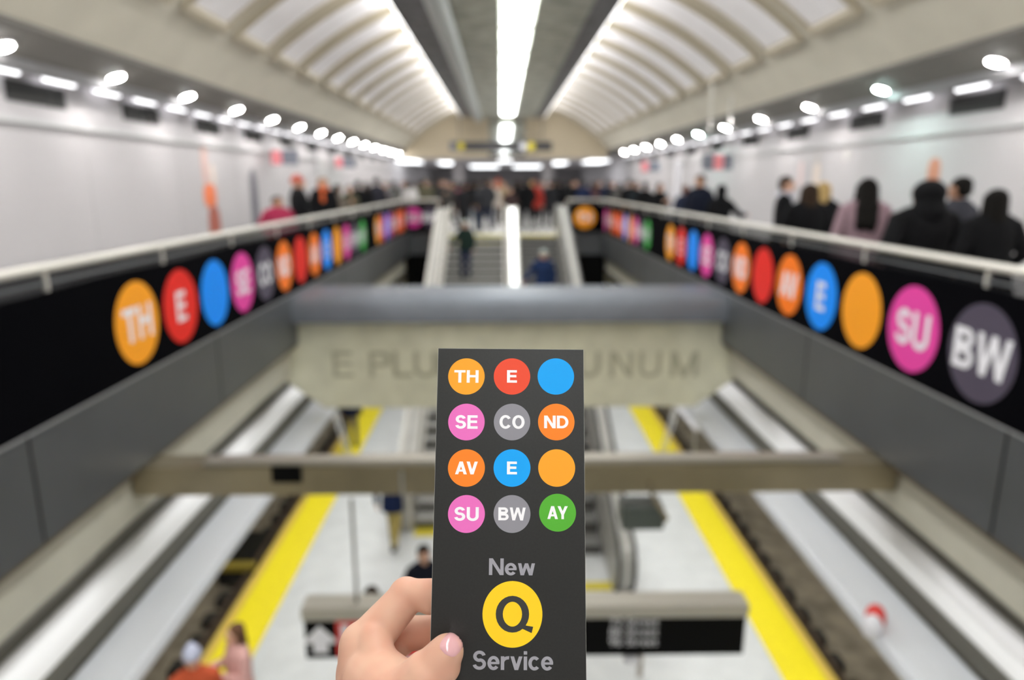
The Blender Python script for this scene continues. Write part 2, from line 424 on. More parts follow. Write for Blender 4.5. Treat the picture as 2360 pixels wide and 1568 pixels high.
# ------------------------------------------------------------------ things: central canopy with lamps
ZC = EYE + 3.0
root = empty('ceiling_canopy', (.31, 0, ZC), 'long mottled grey metal canopy hanging under the vault crown around the tube lights', 'canopy')
def cb(name, f, m, **k):
    b = BM(); f(b); return add(name, b, m, root, **k)
y0c, y1c = YB + .5, YE - 1
cb('pan', lambda b: (box(b, -1.18, -.36, y0c, y1c, 0, .05), box(b, .36, 1.3, y0c, y1c, 0, .05), box(b, -.36, .36, y0c, y1c, .14, .2),
                     box(b, -.36, -.32, y0c, y1c, 0, .2), box(b, .32, .36, y0c, y1c, 0, .2)), M_canopy)
cb('wing', lambda b: prism(b, [(-1.6, -.02), (-2.24, .06), (-2.24, .16), (-1.6, .08)], 'y', y0c, y1c), M_canwing)
cb('wing', lambda b: prism(b, [(1.3, -.02), (1.79, .06), (1.79, .16), (1.3, .08)], 'y', y0c, y1c), M_canwing)
cb('pipe', lambda b: tube(b, [(-1.40, y0c, .0), (-1.40, y1c, .0)], .20, 16), M_pipe, smooth=True)
for y in range(-5, 35, 4):
    for x in (-1.0, 1.0): cb('hanger_rod', lambda b: tube(b, [(x, y, .05), (x, y, .72)], .012, 6), M_steel)
M_fill = lamp('uplight', (1, .99, .97), L_FILL)  # glow of added strips, hidden on the wing edges to brighten the vault
for x, s_ in ((-2.245, -1), (1.795, 1)):
    cb('side_light_strip', lambda b: prism(b, [(x, .06), (x + s_ * .01, .06), (x + s_ * .09, .27), (x, .27)], 'y', y0c, y1c), M_fill)
    cb('wing_upstand', lambda b: box(b, *sorted((x, x - s_ * .02)), y0c, y1c, .06, .275), M_canwing)
M_tube = lamp('tube_light', (.97, 1, .99), L_TUBE)
bm = BM(); prism(bm, [(-.29, .10), (-.29, .04), (-.22, .0), (.22, .0), (.29, .04), (.29, .10)], 'y', -1.18, 1.18); me_t = to_mesh(bm, 'lens')
bm = BM(); box(bm, -.31, .31, -1.21, -1.18, -.005, .13); box(bm, -.31, .31, 1.18, 1.21, -.005, .13); me_e = to_mesh(bm, 'end')
i = 0
y = -4.9
while y < y1c - 1:
    nm = (ORD[i - 6] + ' lamp ahead of the raised card along the ceiling spine') if i >= 6 else (ORD[5 - i] + ' lamp behind the viewer along the ceiling spine')
    o = empty('tube_light', (.31, y, ZC - .03), 'bright white fluorescent trough, ' + nm, 'ceiling light', 'fluorescent lamps along the ceiling spine')
    add('lens', me_t, M_tube, o); add('end_cap', me_e, M_steel, o)
    y += 2.62; i += 1

# ------------------------------------------------------------------ things: downlights, cove lamps and vents
M_dl = lamp('downlight_warm', (1, .98, .95), L_DOWN); M_dg = lamp('downlight_greenish', (.72, 1, .92), L_DOWN)
bm = BM(); disc(bm, (0, 0, 0), (1, 0, 0), (0, 1, 0), (0, 0, -1), .095, .095, .02, 24); me_d = to_mesh(bm, 'lens')
bm = BM(); rings(bm, [((0, 0, .02), (.12, 0, 0), (0, .12, 0)), ((0, 0, -.012), (.115, 0, 0), (0, .115, 0)), ((0, 0, -.012), (.097, 0, 0), (0, .097, 0))], 24); me_r = to_mesh(bm, 'ring')
def soffit_pt(side, t):
    x0, x1 = (V0, -5.36) if side == 'left' else (V1, 6.02)
    return x0 + (x1 - x0) * t, ZS - .05 + (EYE + 1.30 - ZS + .05) * t
def dl(side, y, i, m, extra):
    x, z = soffit_pt(side, .62)
    slope = math.atan2(ZS - .05 - EYE - 1.30, .60 if side == 'left' else .68)
    o = empty('downlight', (x, y, z - .015), 'round %s downlight, %s%s in the soffit over the %s' % ('greenish' if m is M_dg else 'white', ORD[i], extra,
              'mural-side walkway' if side == 'left' else 'crowded walkway'), 'downlight', 'downlights in the %s soffit' % side)
    o.rotation_euler = (0, (slope if side == 'right' else -slope), 0)
    add('lens', me_d, m, o); add('trim_ring', me_r, M_soffit2, o)
for i in range(14): dl('left', 7.72 + 2.16 * i, i, M_dl, ' from the near end')
for i in range(11): dl('right', 8.5 + 2.5 * i, i, M_dg if i in (1, 5) else M_dl, ' from the near end')
for i in range(5):
    dl('left', 5.56 - 2.16 * i, i, M_dl, ' back from the picture edge'); dl('right', 6.0 - 2.5 * i, i, M_dl, ' back from the picture edge')
M_cv = lamp('cove_tube', (.97, .97, 1), L_COVE)
bm = BM(); tube(bm, [(0, -.30, 0), (0, .30, 0)], .032, 10); me_c = to_mesh(bm, 'tube')
bm = BM(); box(bm, -.06, .06, -.33, .33, .03, .445); me_cb = to_mesh(bm, 'housing')
for side, x, sp, y0 in (('left', -5.56, 1.08, .7), ('right', 6.26, 1.25, .9)):
    for i in range(34):
        y = y0 + sp * i
        if y > YE: break
        o = empty('cove_lamp', (x, y, EYE + 1.235), 'white tube lamp, %s from the near end, under the cove above the %s vents' % (
            ORD[i] if i < 20 else 'twenty-' + ORD[i - 20], 'mural-side' if side == 'left' else 'crowded-side'), 'cove light', 'tube lamps in the %s cove' % side)
        add('tube', me_c, M_cv, o, smooth=True); add('housing', me_cb, M_white, o)
def vent_me(side):
    s = 1 if side == 'left' else -1
    b = BM(); xx = sorted((0, s * .012)); box(b, xx[0], xx[1], -.56, .56, -.125, .125); a = to_mesh(b, 'opening')
    b = BM()
    for k in range(7):
        z = -.11 + .036 * k; xx = sorted((s * .012, s * .03)); box(b, xx[0], xx[1], -.56, .56, z, z + .008)
    xx = sorted((s * .012, s * .032)); box(b, xx[0], xx[1], .22, .235, -.125, .125)
    return a, to_mesh(b, 'louvres')
M_louv = mat('vent_louvre', (.05, .05, .048), .5)
for side, x, y0, sp, n in (('left', WL, 9.06, 2.55, 11), ('right', WR, 9.8, 2.9, 10)):
    a, l = vent_me(side)
    for i in range(n):
        o = empty('wall_vent', (x, y0 + sp * i, EYE + 1.05), 'black louvred wall vent, %s from the near end, high on the %s wall' % (
            ORD[i], 'mural-side' if side == 'left' else 'crowded-side'), 'vent', 'black vents on the %s wall' % side)
        add('opening', a, M_ventm, o); add('louvres', l, M_louv, o)

# ------------------------------------------------------------------ things: guard rails round the opening
def guard(label, pts, first_t, sp, far=False):
    g = empty('guard_rail', pts[0], label, 'railing', 'guard rails round the floor opening')
    b = BM(); tube(b, [Vector(p) - Vector(pts[0]) + Vector((0, 0, 1.07)) for p in pts], .034, 12); add('handrail', b, M_rail, g, smooth=True)
    b = BM(); tube(b, [Vector(p) - Vector(pts[0]) + Vector((0, 0, .965)) for p in pts], .012, 8); add('lower_rail', b, M_fascia, g, smooth=True)
    for p, q in zip(pts, pts[1:]):
        p, q = Vector(p), Vector(q); L = (q - p).length; n = max(1, int(L / sp)); d = (q - p) / L; nn = Vector((-d.y, d.x, 0))
        b = BM(); vs = []
        A, B = p - Vector(pts[0]), q - Vector(pts[0])
        for (c, z) in ((A, .88), (B, .88), (B, 1.03), (A, 1.03)):
            vs.append([b.verts.new(c + nn * k + Vector((0, 0, z))) for k in (-.006, .006)])
        for k in range(4):
            b.faces.new((vs[k][0], vs[(k + 1) % 4][0], vs[(k + 1) % 4][1], vs[k][1]))
        b.faces.new([v[0] for v in vs]); b.faces.new([v[1] for v in vs][::-1])
        add('glass_strip', b, M_glass, g)
        for k in range(n + 1):
            c = p + d * (first_t + (L - first_t * 2) * k / n) - Vector(pts[0])
            b = BM(); tube(b, [c + Vector((0, 0, .04)), c + Vector((0, 0, 1.05))], .018, 8); add('post', b, M_rail, g, smooth=True)
guard('pale tubular handrail on posts along the mural-side walkway edge', [(XL, YO0, 0), (XL, YO1 + .04, 0), (STL - .43, YO1 + .04, 0)], .1, 1.6)
guard('pale tubular handrail on posts along the crowded walkway edge', [(XR, YO0, 0), (XR, YO1 + .04, 0), (2.2, YO1 + .04, 0)], .1, 1.6)

# ------------------------------------------------------------------ things: black banners with printed discs
ORANGE, RED, BLUE, PINK, GREY, ORG2, GREEN = (.95, .36, .012), (.80, .018, .010), (.0, .27, 1.0), (.78, .055, .36), (.075, .062, .095), (.95, .20, .005), (.035, .38, .06)
DM = {}
def dmat(c, tagname):
    k = (c, tagname)
    if k not in DM: DM[k] = mat('printed_' + tagname, c, .5, spec=.3)
    return DM[k]
SEQ = [(ORANGE, 'TH', 'orange'), (RED, 'E', 'red'), (BLUE, '', 'blue'), (PINK, 'SE', 'pink'), (GREY, 'CO', 'charcoal'), (ORG2, 'ND', 'bright orange'),
       (RED, '', 'red'), (ORG2, 'AV', 'bright orange'), (BLUE, 'E', 'blue'), (ORANGE, '', 'orange'), (PINK, 'SU', 'pink'), (GREY, 'BW', 'charcoal'), (GREEN, 'AY', 'green')]
LM = {}
def letters(s, size, bold):
    k = (s, size, bold)
    if k not in LM: LM[k] = text_mesh(s, size, xs=1.06)
    return LM[k][0].copy()
def banner_disc(root, c, r, u, n, k, rad, cap_h):
    col, s, cn = SEQ[k]
    b = BM(); disc(b, (0, 0, 0), (1, 0, 0), (0, 1, 0), (0, 0, 1), rad, rad, .002)
    o = add('printed_disc', b, dmat(col, cn.replace(' ', '_') + '_disc')); place(o, c, r, u, n)
    o.parent = root; o.matrix_parent_inverse = root.matrix_world.inverted()
    o['label'] = cn + ' disc' + (' reading ' + s if s else ' with no letters')
    if s:
        t = add('lettering', letters(s, cap_h, .018), M_white, o); t.location = (0, 0, .003)
def banner(side, ya, yb, first, start, sp, count, label, end=None):
    X = XL + .051 if side == 'left' else XR - .051
    s = 1 if side == 'left' else -1
    root = empty('banner', (X, ya, .46), label, 'banner', 'black banners on the mezzanine parapet')
    bpy.context.view_layer.update()
    b = BM(); n = 24
    # cloth with a slightly wavy top hem
    for i in range(n):
        a, c = (yb - ya) * i / n, (yb - ya) * (i + 1) / n
        za, zc = .46 + .012 * math.sin(i * 1.7), .46 + .012 * math.sin((i + 1) * 1.7)
        vs = [b.verts.new(p) for p in ((0, a, -.42), (0, c, -.42), (0, c, zc), (0, a, za), (s * .012, a, -.42), (s * .012, c, -.42), (s * .012, c, zc), (s * .012, a, za))]
        for f in ((0, 1, 2, 3), (4, 5, 6, 7), (0, 1, 5, 4), (3, 2, 6, 7)): b.faces.new([vs[q] for q in f])
    if end:
        xa, xb = end
        box(b, min(xa, xb) - X, max(xa, xb) - X, yb - ya - .10, yb - ya - .085, -.42, .46)
    add('cloth', b, M_black, root)
    for i in range(count):
        k = (first + i) % 13
        y = start + sp * i
        if side == 'left': banner_disc(root, (X + .014, y, .478), (0, 1, 0), (0, 0, 1), (1, 0, 0), k, .355, .29)
        else: banner_disc(root, (X - .014, y, .468), (0, -1, 0), (0, 0, 1), (-1, 0, 0), k, .355, .29)
    return root
bl = banner('left', YO0, 16.6, 0, 5.86, .823, 13, 'long black banner of coloured letter discs, its blank end beside the viewer')
bl2 = banner('left', 16.65, 23.5, 0, 17.7, .66, 8, 'black disc banner farther along the same parapet, beyond the green disc', (XL + .06, STL - .45))
for x, k in ((-2.93, 10), (-2.35, 11)): banner_disc(bl2, (x, 23.395, .50), (1, 0, 0), (0, 0, 1), (0, -1, 0), k, .33, .26)
# on the facing parapet the words read towards the viewer
root = banner('right', YO0, 15.2, 0, 0, 0, 0, 'black banner of coloured letter discs ending in SU and BW, below the crowded walkway')
for i in range(12):
    banner_disc(root, (XR - .065, 13.95 - .84 * i, .468), (0, -1, 0), (0, 0, 1), (-1, 0, 0), i, .355, .30)
banner_disc(root, (XR - .065, 13.95 - .84 * 12, .468), (0, -1, 0), (0, 0, 1), (-1, 0, 0), 12, .355, .30)
root2 = banner('right', 15.25, 23.5, 0, 0, 0, 0, 'black disc banner near the stairs on the crowded side, green disc at its near end', (XR - .06, 2.2))
for i in range(10):
    banner_disc(root2, (XR - .065, 16.2 + .72 * i, .46), (0, -1, 0), (0, 0, 1), (-1, 0, 0), 12 - i, .35, .28)
banner_disc(root2, (2.78, 23.395, .50), (1, 0, 0), (0, 0, 1), (0, -1, 0), 0, .36, .28)

# ------------------------------------------------------------------ things: cross beams
root = empty('concrete_beam', (.1, 10.45, -1.0), 'olive concrete cross beam carved with E PLURIBUS UNUM under a grey steel cap', 'beam')
b = BM()
a0, a1 = XL + .03 - .1, XR - .03 - .1
pts = [(a0, .58), (a1, .58), (a1, .2), (a1 + .36, -.1), (a1 + .36, -.28), (a1 - .35, -.82), (a0 + .35, -.82), (a0 - .36, -.28), (a0 - .36, -.1), (a0, .2)]
prism(b, pts, 'y', 0, .6); add('concrete_web', b, M_conc, root, bevel=.02)
b = BM(); prism(b, [(-.28, .60), (.88, .60), (.88, .94), (.82, 1.0), (-.10, 1.0), (-.22, .96), (-.28, .88)], 'x', a0 + .01, a1 - .01)
o = add('steel_cap', b, mat('satin_grey_cap', (.19, .205, .235), .5, metal=.4, var=.04, scale=3), root, smooth=True)
b = BM()
tmp = []
for ch, px in (('E', 790), ('P', 876), ('L', 928), ('U', 980), ('R', 1034), ('I', 1076), ('B', 1118), ('U', 1172), ('S', 1226), ('U', 1357), ('N', 1432), ('U', 1498), ('M', 1577)):
    me, _, _ = text_mesh(ch, .41, .004, .15)
    p = at_y(px, 840, 10.445)
    me.transform(Matrix.Translation((p.x - .1, -.004, p.z + 1.0)) @ Matrix.Rotation(PI / 2, 4, 'X'))
    b.from_mesh(me); bpy.data.meshes.remove(me)
me = bpy.data.meshes.new('carved'); b.to_mesh(me); b.free()
add('carved_lettering', me, M_letter, root)

root = empty('steel_beam', (.1, 5.72, -1.02), 'bronze-tinted steel cross beam with a black plate, between viewer and concrete beam', 'beam')
b = BM(); box(b, a0 - .12, a1 + .12, 0, .30, -.04, .235); add('beam_box', b, M_bronze, root, bevel=.015)
b = BM(); box(b, a0 + .53, a1 - .42, -.02, .12, .245, .305); add('top_flange', b, mat('flange_steel', (.40, .37, .32), .45, metal=.6), root, bevel=.02)
b = BM(); box(b, -1.0, -.97, -.012, -.001, -.04, .19); add('joint_strip', b, M_steel, root)
b = BM(); p, q = at_y(625, 1078, 5.7), at_y(695, 1112, 5.7); box(b, p.x - .1, q.x - .1, -.03, -.002, q.z + 1.02, p.z + 1.02)
o = add('black_plate', b, M_blackp, root); o['label'] = 'black rectangular plate'

# ------------------------------------------------------------------ things: suspended troughs and ducts beside the tracks
M_tl = lamp('trough_lamp', (.98, .98, 1), L_TROUGH)
for s, lab in ((-1, 'mural-side track'), (1, 'far track beside the red lantern')):
    ratio = 1.0 if s < 0 else 1.105
    def xr(v): return s * v * ratio
    root = empty('metal_trough', (0, 0, 0), 'bright white metal trough hung lengthwise over the %s' % lab, 'trough', 'troughs over the tracks')
    b = BM(); xx = sorted((xr(3.34), xr(3.80))); box(b, xx[0], xx[1], 1.0, 58, -2.02, -1.90); add('pan', b, M_trough, root, bevel=.02)
    b = BM(); box(b, *sorted((xr(3.80), xr(3.84))), 1.0, 58, -2.02, -1.78); box(b, *sorted((xr(3.30), xr(3.34))), 1.0, 58, -2.02, -1.87); add('edge', b, M_gap, root)
    for k in range(8):
        b = BM(); tube(b, [(xr(3.81), 2 + 4 * k, -1.9), (xr(3.81), 2 + 4 * k, -1.45)], .015, 6); add('hanger_rod', b, M_gap, root)
    for k in range(4):
        b = BM(); y_ = -1.4 + 4 * k; box(b, *sorted((xr(3.86), xr(4.02))), y_ + .5, y_ + 3.5, -1.60, -1.52)
        o = add('trough_lamp', b, M_tl, root)
    root = empty('metal_duct', (0, 0, 0), 'silver-blue metal duct hung between trough and platform over the %s' % lab, 'duct', 'ducts over the tracks')
    b = BM(); xx = sorted((xr(2.88), xr(3.35))); box(b, xx[0], xx[1], 1.0, 58, -2.24, -2.10); add('duct_body', b, M_duct, root, bevel=.03)
    b = BM(); xx = sorted((xr(3.35), xr(3.46))); box(b, xx[0], xx[1], 1.0, 58, -2.28, -2.16); add('edge', b, M_gap, root)
    b = BM(); xx = sorted((xr(2.99), xr(3.30))); box(b, xx[0], xx[1], 1.0, 58, -2.27, -2.245); add('lamp_strip', b, lamp('platform_tube', (.98, 1, .99), L_PLAT), root)
    for k in range(8):
        b = BM(); tube(b, [(xr(3.4), 3 + 4 * k, -2.16), (xr(3.4), 3 + 4 * k, -2.0)], .015, 6); add('hanger_rod', b, M_gap, root)
p = at_x(2030, 1448, 3.27)
root = empty('warning_lantern', (3.20, p.y, -2.14), 'small white and red lantern on the duct edge over the track', 'lantern')
b = BM(); ell(b, (-.05, -.07, .09), (.085, .085, .11)); add('white_globe', b, M_white, root, smooth=True)
b = BM(); ell(b, (.04, .05, .10), (.085, .085, .12)); add('red_shell', b, M_red, root, smooth=True)
b = BM(); box(b, -.03, .035, -.03, .04, -.07, .0); add('bracket', b, M_steel, root)

# ------------------------------------------------------------------ things: platform edge, tracks
for s, x, lab in ((-1, PL, 'mural-side'), (1, PR, 'rusty-railed')):
    root = empty('tactile_strip', (x, 0, ZP), 'bright yellow tactile strip along the %s platform edge' % lab, 'tactile strip', 'yellow platform edge strips')
    b = BM(); xx = sorted((-s * .66, -s * .10)); box(b, xx[0], xx[1], -5, 59, .001, .012); add('tactile_surface', b, M_yellow, root)
    b = BM(); xx = sorted((-s * .10, s * .03)); box(b, xx[0], xx[1], -5, 59, -.12, .010); add('edge_board', b, M_yedge, root)
    tx = x + s * 1.5
    root = empty('railway_track', (tx, 0, ZT), 'grimy track with dark tie blocks beside the %s platform edge' % lab, 'railway track', 'tracks beside the platform')
    for k in (-.72, .72):
        b = BM(); prism(b, [(k - .07, .17), (k + .07, .17), (k + .07, .19), (k + .012, .2), (k + .012, .28), (k + .035, .29), (k + .035, .33), (k - .035, .33), (k - .035, .29), (k - .012, .28), (k - .012, .2), (k - .07, .19)], 'y', -5, 59)
        add('rail', b, M_railsteel, root)
    bm = BM(); box(bm, -.36, .30, -.13, .13, 0, .17); mt = to_mesh(bm, 'tie_block')
    for k in range(40):
        for q in (-.72, .72):
            o = add('tie_block', mt, M_tie, root); o.location = (q, 1.5 + .62 * k, 0)
            if q * s > 0 and k > 9: bpy.data.objects.remove(o)
p = at_z(545, 1300, ZT + .42)
root = empty('track_steps', (p.x, p.y, ZT), 'yellow-edged step with a black recess on the mural-side track bed', 'step')
b = BM(); box(b, -.35, .35, -.1, .1, .30, .42); add('yellow_step', b, mat('grimy_yellow', (.50, .38, .06), .7), root, bevel=.01)
b = BM(); box(b, -.35, .35, -.08, 1.5, .0, .30); add('black_recess', b, M_rubber, root)

# ------------------------------------------------------------------ things: stairs and escalator
Y0S, N = 11.9, 27
SL = (YS - Y0S) / N; SH = -ZP / N
M_ytop = mat('yellow_stair_edge', (.80, .70, .03), .5)
root = empty('staircase', (0, Y0S, ZP), 'grey staircase rising from the platform to the crowd, yellow top edge', 'stairs')
b = BM()
for k in range(N): box(b, STL, STC0, SL * k, SL * (k + 1) + .02, max(0, SH * (k - 1) - .1), SH * (k + 1) - .04)
add('riser', b, M_riser, root)
b = BM()
for k in range(N): box(b, STL, STC0, SL * k - .03, SL * (k + 1), SH * (k + 1) - .04, SH * (k + 1))
add('tread', b, M_tread, root)
b = BM(); box(b, STL, STC0, YS - Y0S - .035, YS - Y0S + .40, -ZP - .17, -ZP + .012); box(b, STL, STC0, YS - Y0S - SL - .035, YS - Y0S - .03, -ZP - 2 * SH, -ZP - SH + .008); add('yellow_edge', b, M_ytop, root)
b = BM(); box(b, STL, STC0, -.34, -.02, .001, .012); add('yellow_edge', b, M_ypaint, root)
for x, lab in ((STL + .08, None), (STC0 - .08, None)):
    b = BM(); tube(b, [(x, -.3, .9), (x, 0, .95), (x, YS - Y0S, -ZP + .95), (x, YS - Y0S + .35, -ZP + .95)], .025, 10); add('handrail', b, M_rail, root, smooth=True)
M_dull = mat('dull_steel', (.50, .49, .46), .5, metal=.5, var=.06, scale=2)
def balustrade(name, x0, x1, ya, yb, top, label, newel_r=.35, m=M_steel, rubber=True):
    L = yb - ya; rise = -ZP
    r = empty(name, ((x0 + x1) / 2, ya, ZP), label, 'balustrade', 'balustrades of the stairs and escalator')
    w = (x1 - x0) / 2
    n = 8
    pts = [(0, .02)]
    for k in range(n + 1):
        t = -PI / 2 + PI * k / n
        pts.append((-newel_r * math.cos(t) * .8, top * .55 + top * .45 * math.sin(t)))
    pts[1] = (-.05, .05)
    pts += [(.5, top + .12), (L, rise + top), (L + .9, rise + top), (L + .9, rise + .02), (L + .2, rise - .35), (1.2, .02)]
    b = BM(); prism(b, pts, 'x', -w, w); add('skirt_panel', b, m, r, bevel=.015)
    b = BM()
    for x in (-w + .04, w - .04):
        P = [(x, p[0] - .01, p[1]) for p in pts[1:n + 2]] + [(x, .5, top + .14), (x, L, rise + top + .02), (x, L + .9, rise + top + .02)]
        tube(b, P, .032, 8)
    add('handrail', b, M_rubber if rubber else M_rail, r, smooth=True)
    return r
balustrade('stair_balustrade', STL - .40, STL - .02, Y0S - .1, YS, .82, 'pale steel balustrade on the mural side of the staircase', .2, M_dull, False)
balustrade('stair_balustrade', STC0 + .01, STC1 - .01, Y0S - .3, YS, .86, 'gleaming steel balustrade between the staircase and the escalator', .2, M_steel, False)
balustrade('stair_balustrade', STR + .02, STR + .34, 9.75, YS, .92, 'steel escalator balustrade with black handrail and rounded newel', .32, M_dull, True)
root = empty('escalator', (0, 9.9, ZP), 'narrow escalator with dark steps beside the staircase, yellow comb plate at its foot', 'escalator')
b = BM()
for k in range(24):
    yy = 10.9 - 9.9 + (YS - 10.9) * k / 24; zz = -ZP * (k + 1) / 24
    box(b, STC1, STR, yy, yy + .48, max(0, zz - .5), zz - .03)
add('step_body', b, M_riser, root)
b = BM()
for k in range(24):
    yy = 10.9 - 9.9 + (YS - 10.9) * k / 24; zz = -ZP * (k + 1) / 24
    box(b, STC1, STR, yy - .02, yy + .455, zz - .03, zz)
add('step_tread', b, mat('escalator_tread', (.20, .195, .185), .5, metal=.3), root)
b = BM(); box(b, STC1 + .0, STR + .02, -.1, .12, .001, .02); add('comb_plate', b, M_ypaint, root)
b = BM(); box(b, STC1, STR, YS - 9.9 - .03, YS - 9.9 + .45, -ZP - .17, -ZP + .015); add('comb_plate', b, M_ypaint, root)
for x, y, z, m, lab in ((-2.12, 18.2, -2.75, M_pink, 'small pink notice on the outer flank of the staircase'), (-2.1, 17.7, -2.68, M_ypaint, 'small yellow notice on the outer flank of the staircase'),
                        (2.09, 17.6, -2.7, M_red, 'small red notice on the outer flank of the escalator')):
    b = BM(); box(b, x - .15 if x < 0 else x, x if x < 0 else x + .15, y, y + .03, z - .13, z + .13); tag(add('notice_sign', b, m), lab, 'sign')

# ------------------------------------------------------------------ things: hanging signs, small fittings
Y = 5.86
p, q = at_y(700, 1430, Y), at_y(1712, 1508, Y)
root = empty('hanging_sign', (0, Y, 0), 'long black direction sign with a white up arrow, hung below the bronze steel beam', 'sign')
b = BM(); box(b, p.x, q.x, 0, .16, q.z, p.z); add('sign_panel', b, M_blackp, root)
b = BM(); box(b, p.x - .02, q.x + .02, -.03, .22, p.z, p.z + .14); add('top_housing', b, mat('sign_housing', (.48, .45, .39), .5, metal=.3), root, bevel=.02)
cy_ = (p.z + q.z) / 2; hh = p.z - q.z
b = BM()
A = at_y(738, 1470, Y).x; sc = hh * .42
for poly in ([(-.85, -.05), (0, .86), (.85, -.05), (.85, -.25), (.4, -.25), (.4, -.86), (-.4, -.86), (-.4, -.25), (-.85, -.25)],):
    prism(b, [(A + x * sc, cy_ + z * sc) for x, z in poly], 'y', -.004, -.001)
o = add('arrow_symbol', b, M_white, root)
b = BM(); r0, r1 = at_y(776, 1470, Y).x, at_y(1012, 1470, Y).x; box(b, r0, r1, -.004, -.001, q.z + .01, p.z - .01); o = add('red_field', b, M_red, root); o['label'] = 'red field of the sign'
b = BM(); box(b, r0 + .045, r0 + .12, -.007, -.0045, q.z + .05, p.z - .05); add('white_bar', b, M_white, o)
for k, s_ in enumerate(('72 Street', '86 Street', '96 Street')):
    me = plain_text(s_, .125)
    me.transform(Matrix.Translation((at_y(1460, 1470, Y).x, -.004, p.z - .055 - k * .107)) @ Matrix.Rotation(PI / 2, 4, 'X'))
    add('lettering', me, M_white, root)
for x in (at_y(805, 1150, Y).x, at_y(1185, 1150, Y).x):
    b = BM(); tube(b, [(x, .08, p.z + .14), (x, .08, -1.2)], .016, 8); add('hanger_rod', b, M_soffit, root, smooth=True)
root = empty('loudspeaker', (at_y(1465, 1530, Y).x, Y + .08, q.z), 'small white fitting on a stub pipe under the long direction sign', 'fitting')
b = BM(); tube(b, [(.06, 0, 0), (.06, 0, -.3)], .03, 8); add('pipe', b, mat('beige_pipe', (.5, .46, .42), .5), root, smooth=True)
b = BM(); box(b, -.11, .05, -.05, .05, -.15, -.06); add('housing', b, M_white, root, bevel=.02)
root = empty('monitor', (at_y(1483, 1172, 5.75).x, 5.75, -1.19), 'dark boxy monitor on a bent bracket under the bronze steel beam', 'monitor')
b = BM(); box(b, -.19, .19, -.02, .25, -.24, -.02); add('housing', b, mat('dark_green_plastic', (.085, .1, .09), .4), root, bevel=.015)
b = BM(); tube(b, [(.04, -.06, .25), (.06, -.07, .12), (.15, -.08, -.02), (.2, -.06, -.1), (.19, .0, -.16)], .02, 8); add('bracket', b, M_bronze, root, smooth=True)
# far hanging sign under the lunette
p, q = at_y(1036, 326, 30), at_y(1272, 348, 30)
root = empty('hanging_sign', (0, 30, 0), 'dark overhead sign with two yellow bullets far down the hall', 'sign')
b = BM(); box(b, p.x, q.x, 0, .2, q.z, p.z); add('sign_panel', b, mat('charcoal_sign', (.05, .047, .05), .4), root)
for px, m, w_ in ((1046, M_navyp, .18), (1062, M_ypaint, .15), (1206, M_white, .14), (1224, M_ypaint, .17)):
    c = at_y(px, 338, 30); b = BM()
    disc(b, (c.x, -.002, (p.z + q.z) / 2), (1, 0, 0), (0, 0, 1), (0, -1, 0), w_, w_, .003, 24); add('bullet', b, m, root)
for x in (p.x + .4, q.x - .4):
    b = BM(); tube(b, [(x, .1, p.z), (x, .1, vz(x))], .02, 6); add('hanger_rod', b, M_soffit, root)
# mirror added below the canopy end on the lunette, prolongs the lamp row by reflection
b = BM(); box(b, -.6, 1.2, YE - .03, YE, EYE + 1.25, EYE + 3.1)
tag(add('mirror_panel', b, mat('polished_steel', (.85, .86, .86), .06, metal=1)), 'polished steel panel on the far end wall below the canopy', 'panel')
# small hanging signs over the walkways
def way_sign(x, y, z, cells, label):
    r = empty('wayfinding_sign', (x, y, z), label, 'sign', 'small signs over the walkways')
    W = sum(c[0] for c in cells); a = -W / 2
    b = BM(); box(b, -W / 2, W / 2, 0, .12, -.17, .17); add('sign_box', b, M_navyp, r)
    for w_, m in cells:
        if m is not M_navyp:
            b = BM(); box(b, a + .01, a + w_ - .01, -.006, -.001, -.16, .16); add('sign_face', b, m, r)
        a += w_
    for q in (-W / 3, W / 3):
        b = BM(); top = (vz(x + q) + .03 if V0 < x + q < V1 else EYE + 1.5) - z
        tube(b, [(q, .06, .17), (q, .06, top)], .012, 6); add('hanger_rod', b, M_steel, r)
for px, py, Y, cells, lab in (
    (654, 363, 17.5, [(.28, M_pink), (.36, M_navyp)], 'small pink and slate sign hung over the mural-side walkway, nearer one'),
    (795, 375, 24, [(.25, M_pink), (.4, M_navyp)], 'small pink and slate sign hung over the mural-side walkway, farther one'),
    (1655, 374, 16, [(.22, M_navyp), (.24, M_pink), (.2, M_navyp)], 'small slate sign with pink centre over the crowded walkway, nearer one'),
    (1500, 384, 24, [(.25, M_pink), (.4, M_navyp)], 'small pink and slate sign over the crowded walkway, farther one')):
    c = at_y(px, py, Y); way_sign(c.x, Y, c.z, cells, lab)
# white post added for the boundary of bright wall and shade
b = BM(); box(b, 3.98, 4.10, 16.2, 16.32, 0, EYE + .5)
b2 = add('white_post', b, M_white, bevel=.01); tag(b2, 'slim white square post standing behind the crowded-side handrail', 'post')
# grey recess in the mural-side wall
bm = BM(); box(bm, WL, WL + .03, 22.2, 25.4, 0, 2.35); struct('door_1', bm, mat('grey_door', (.42, .42, .42), .5))
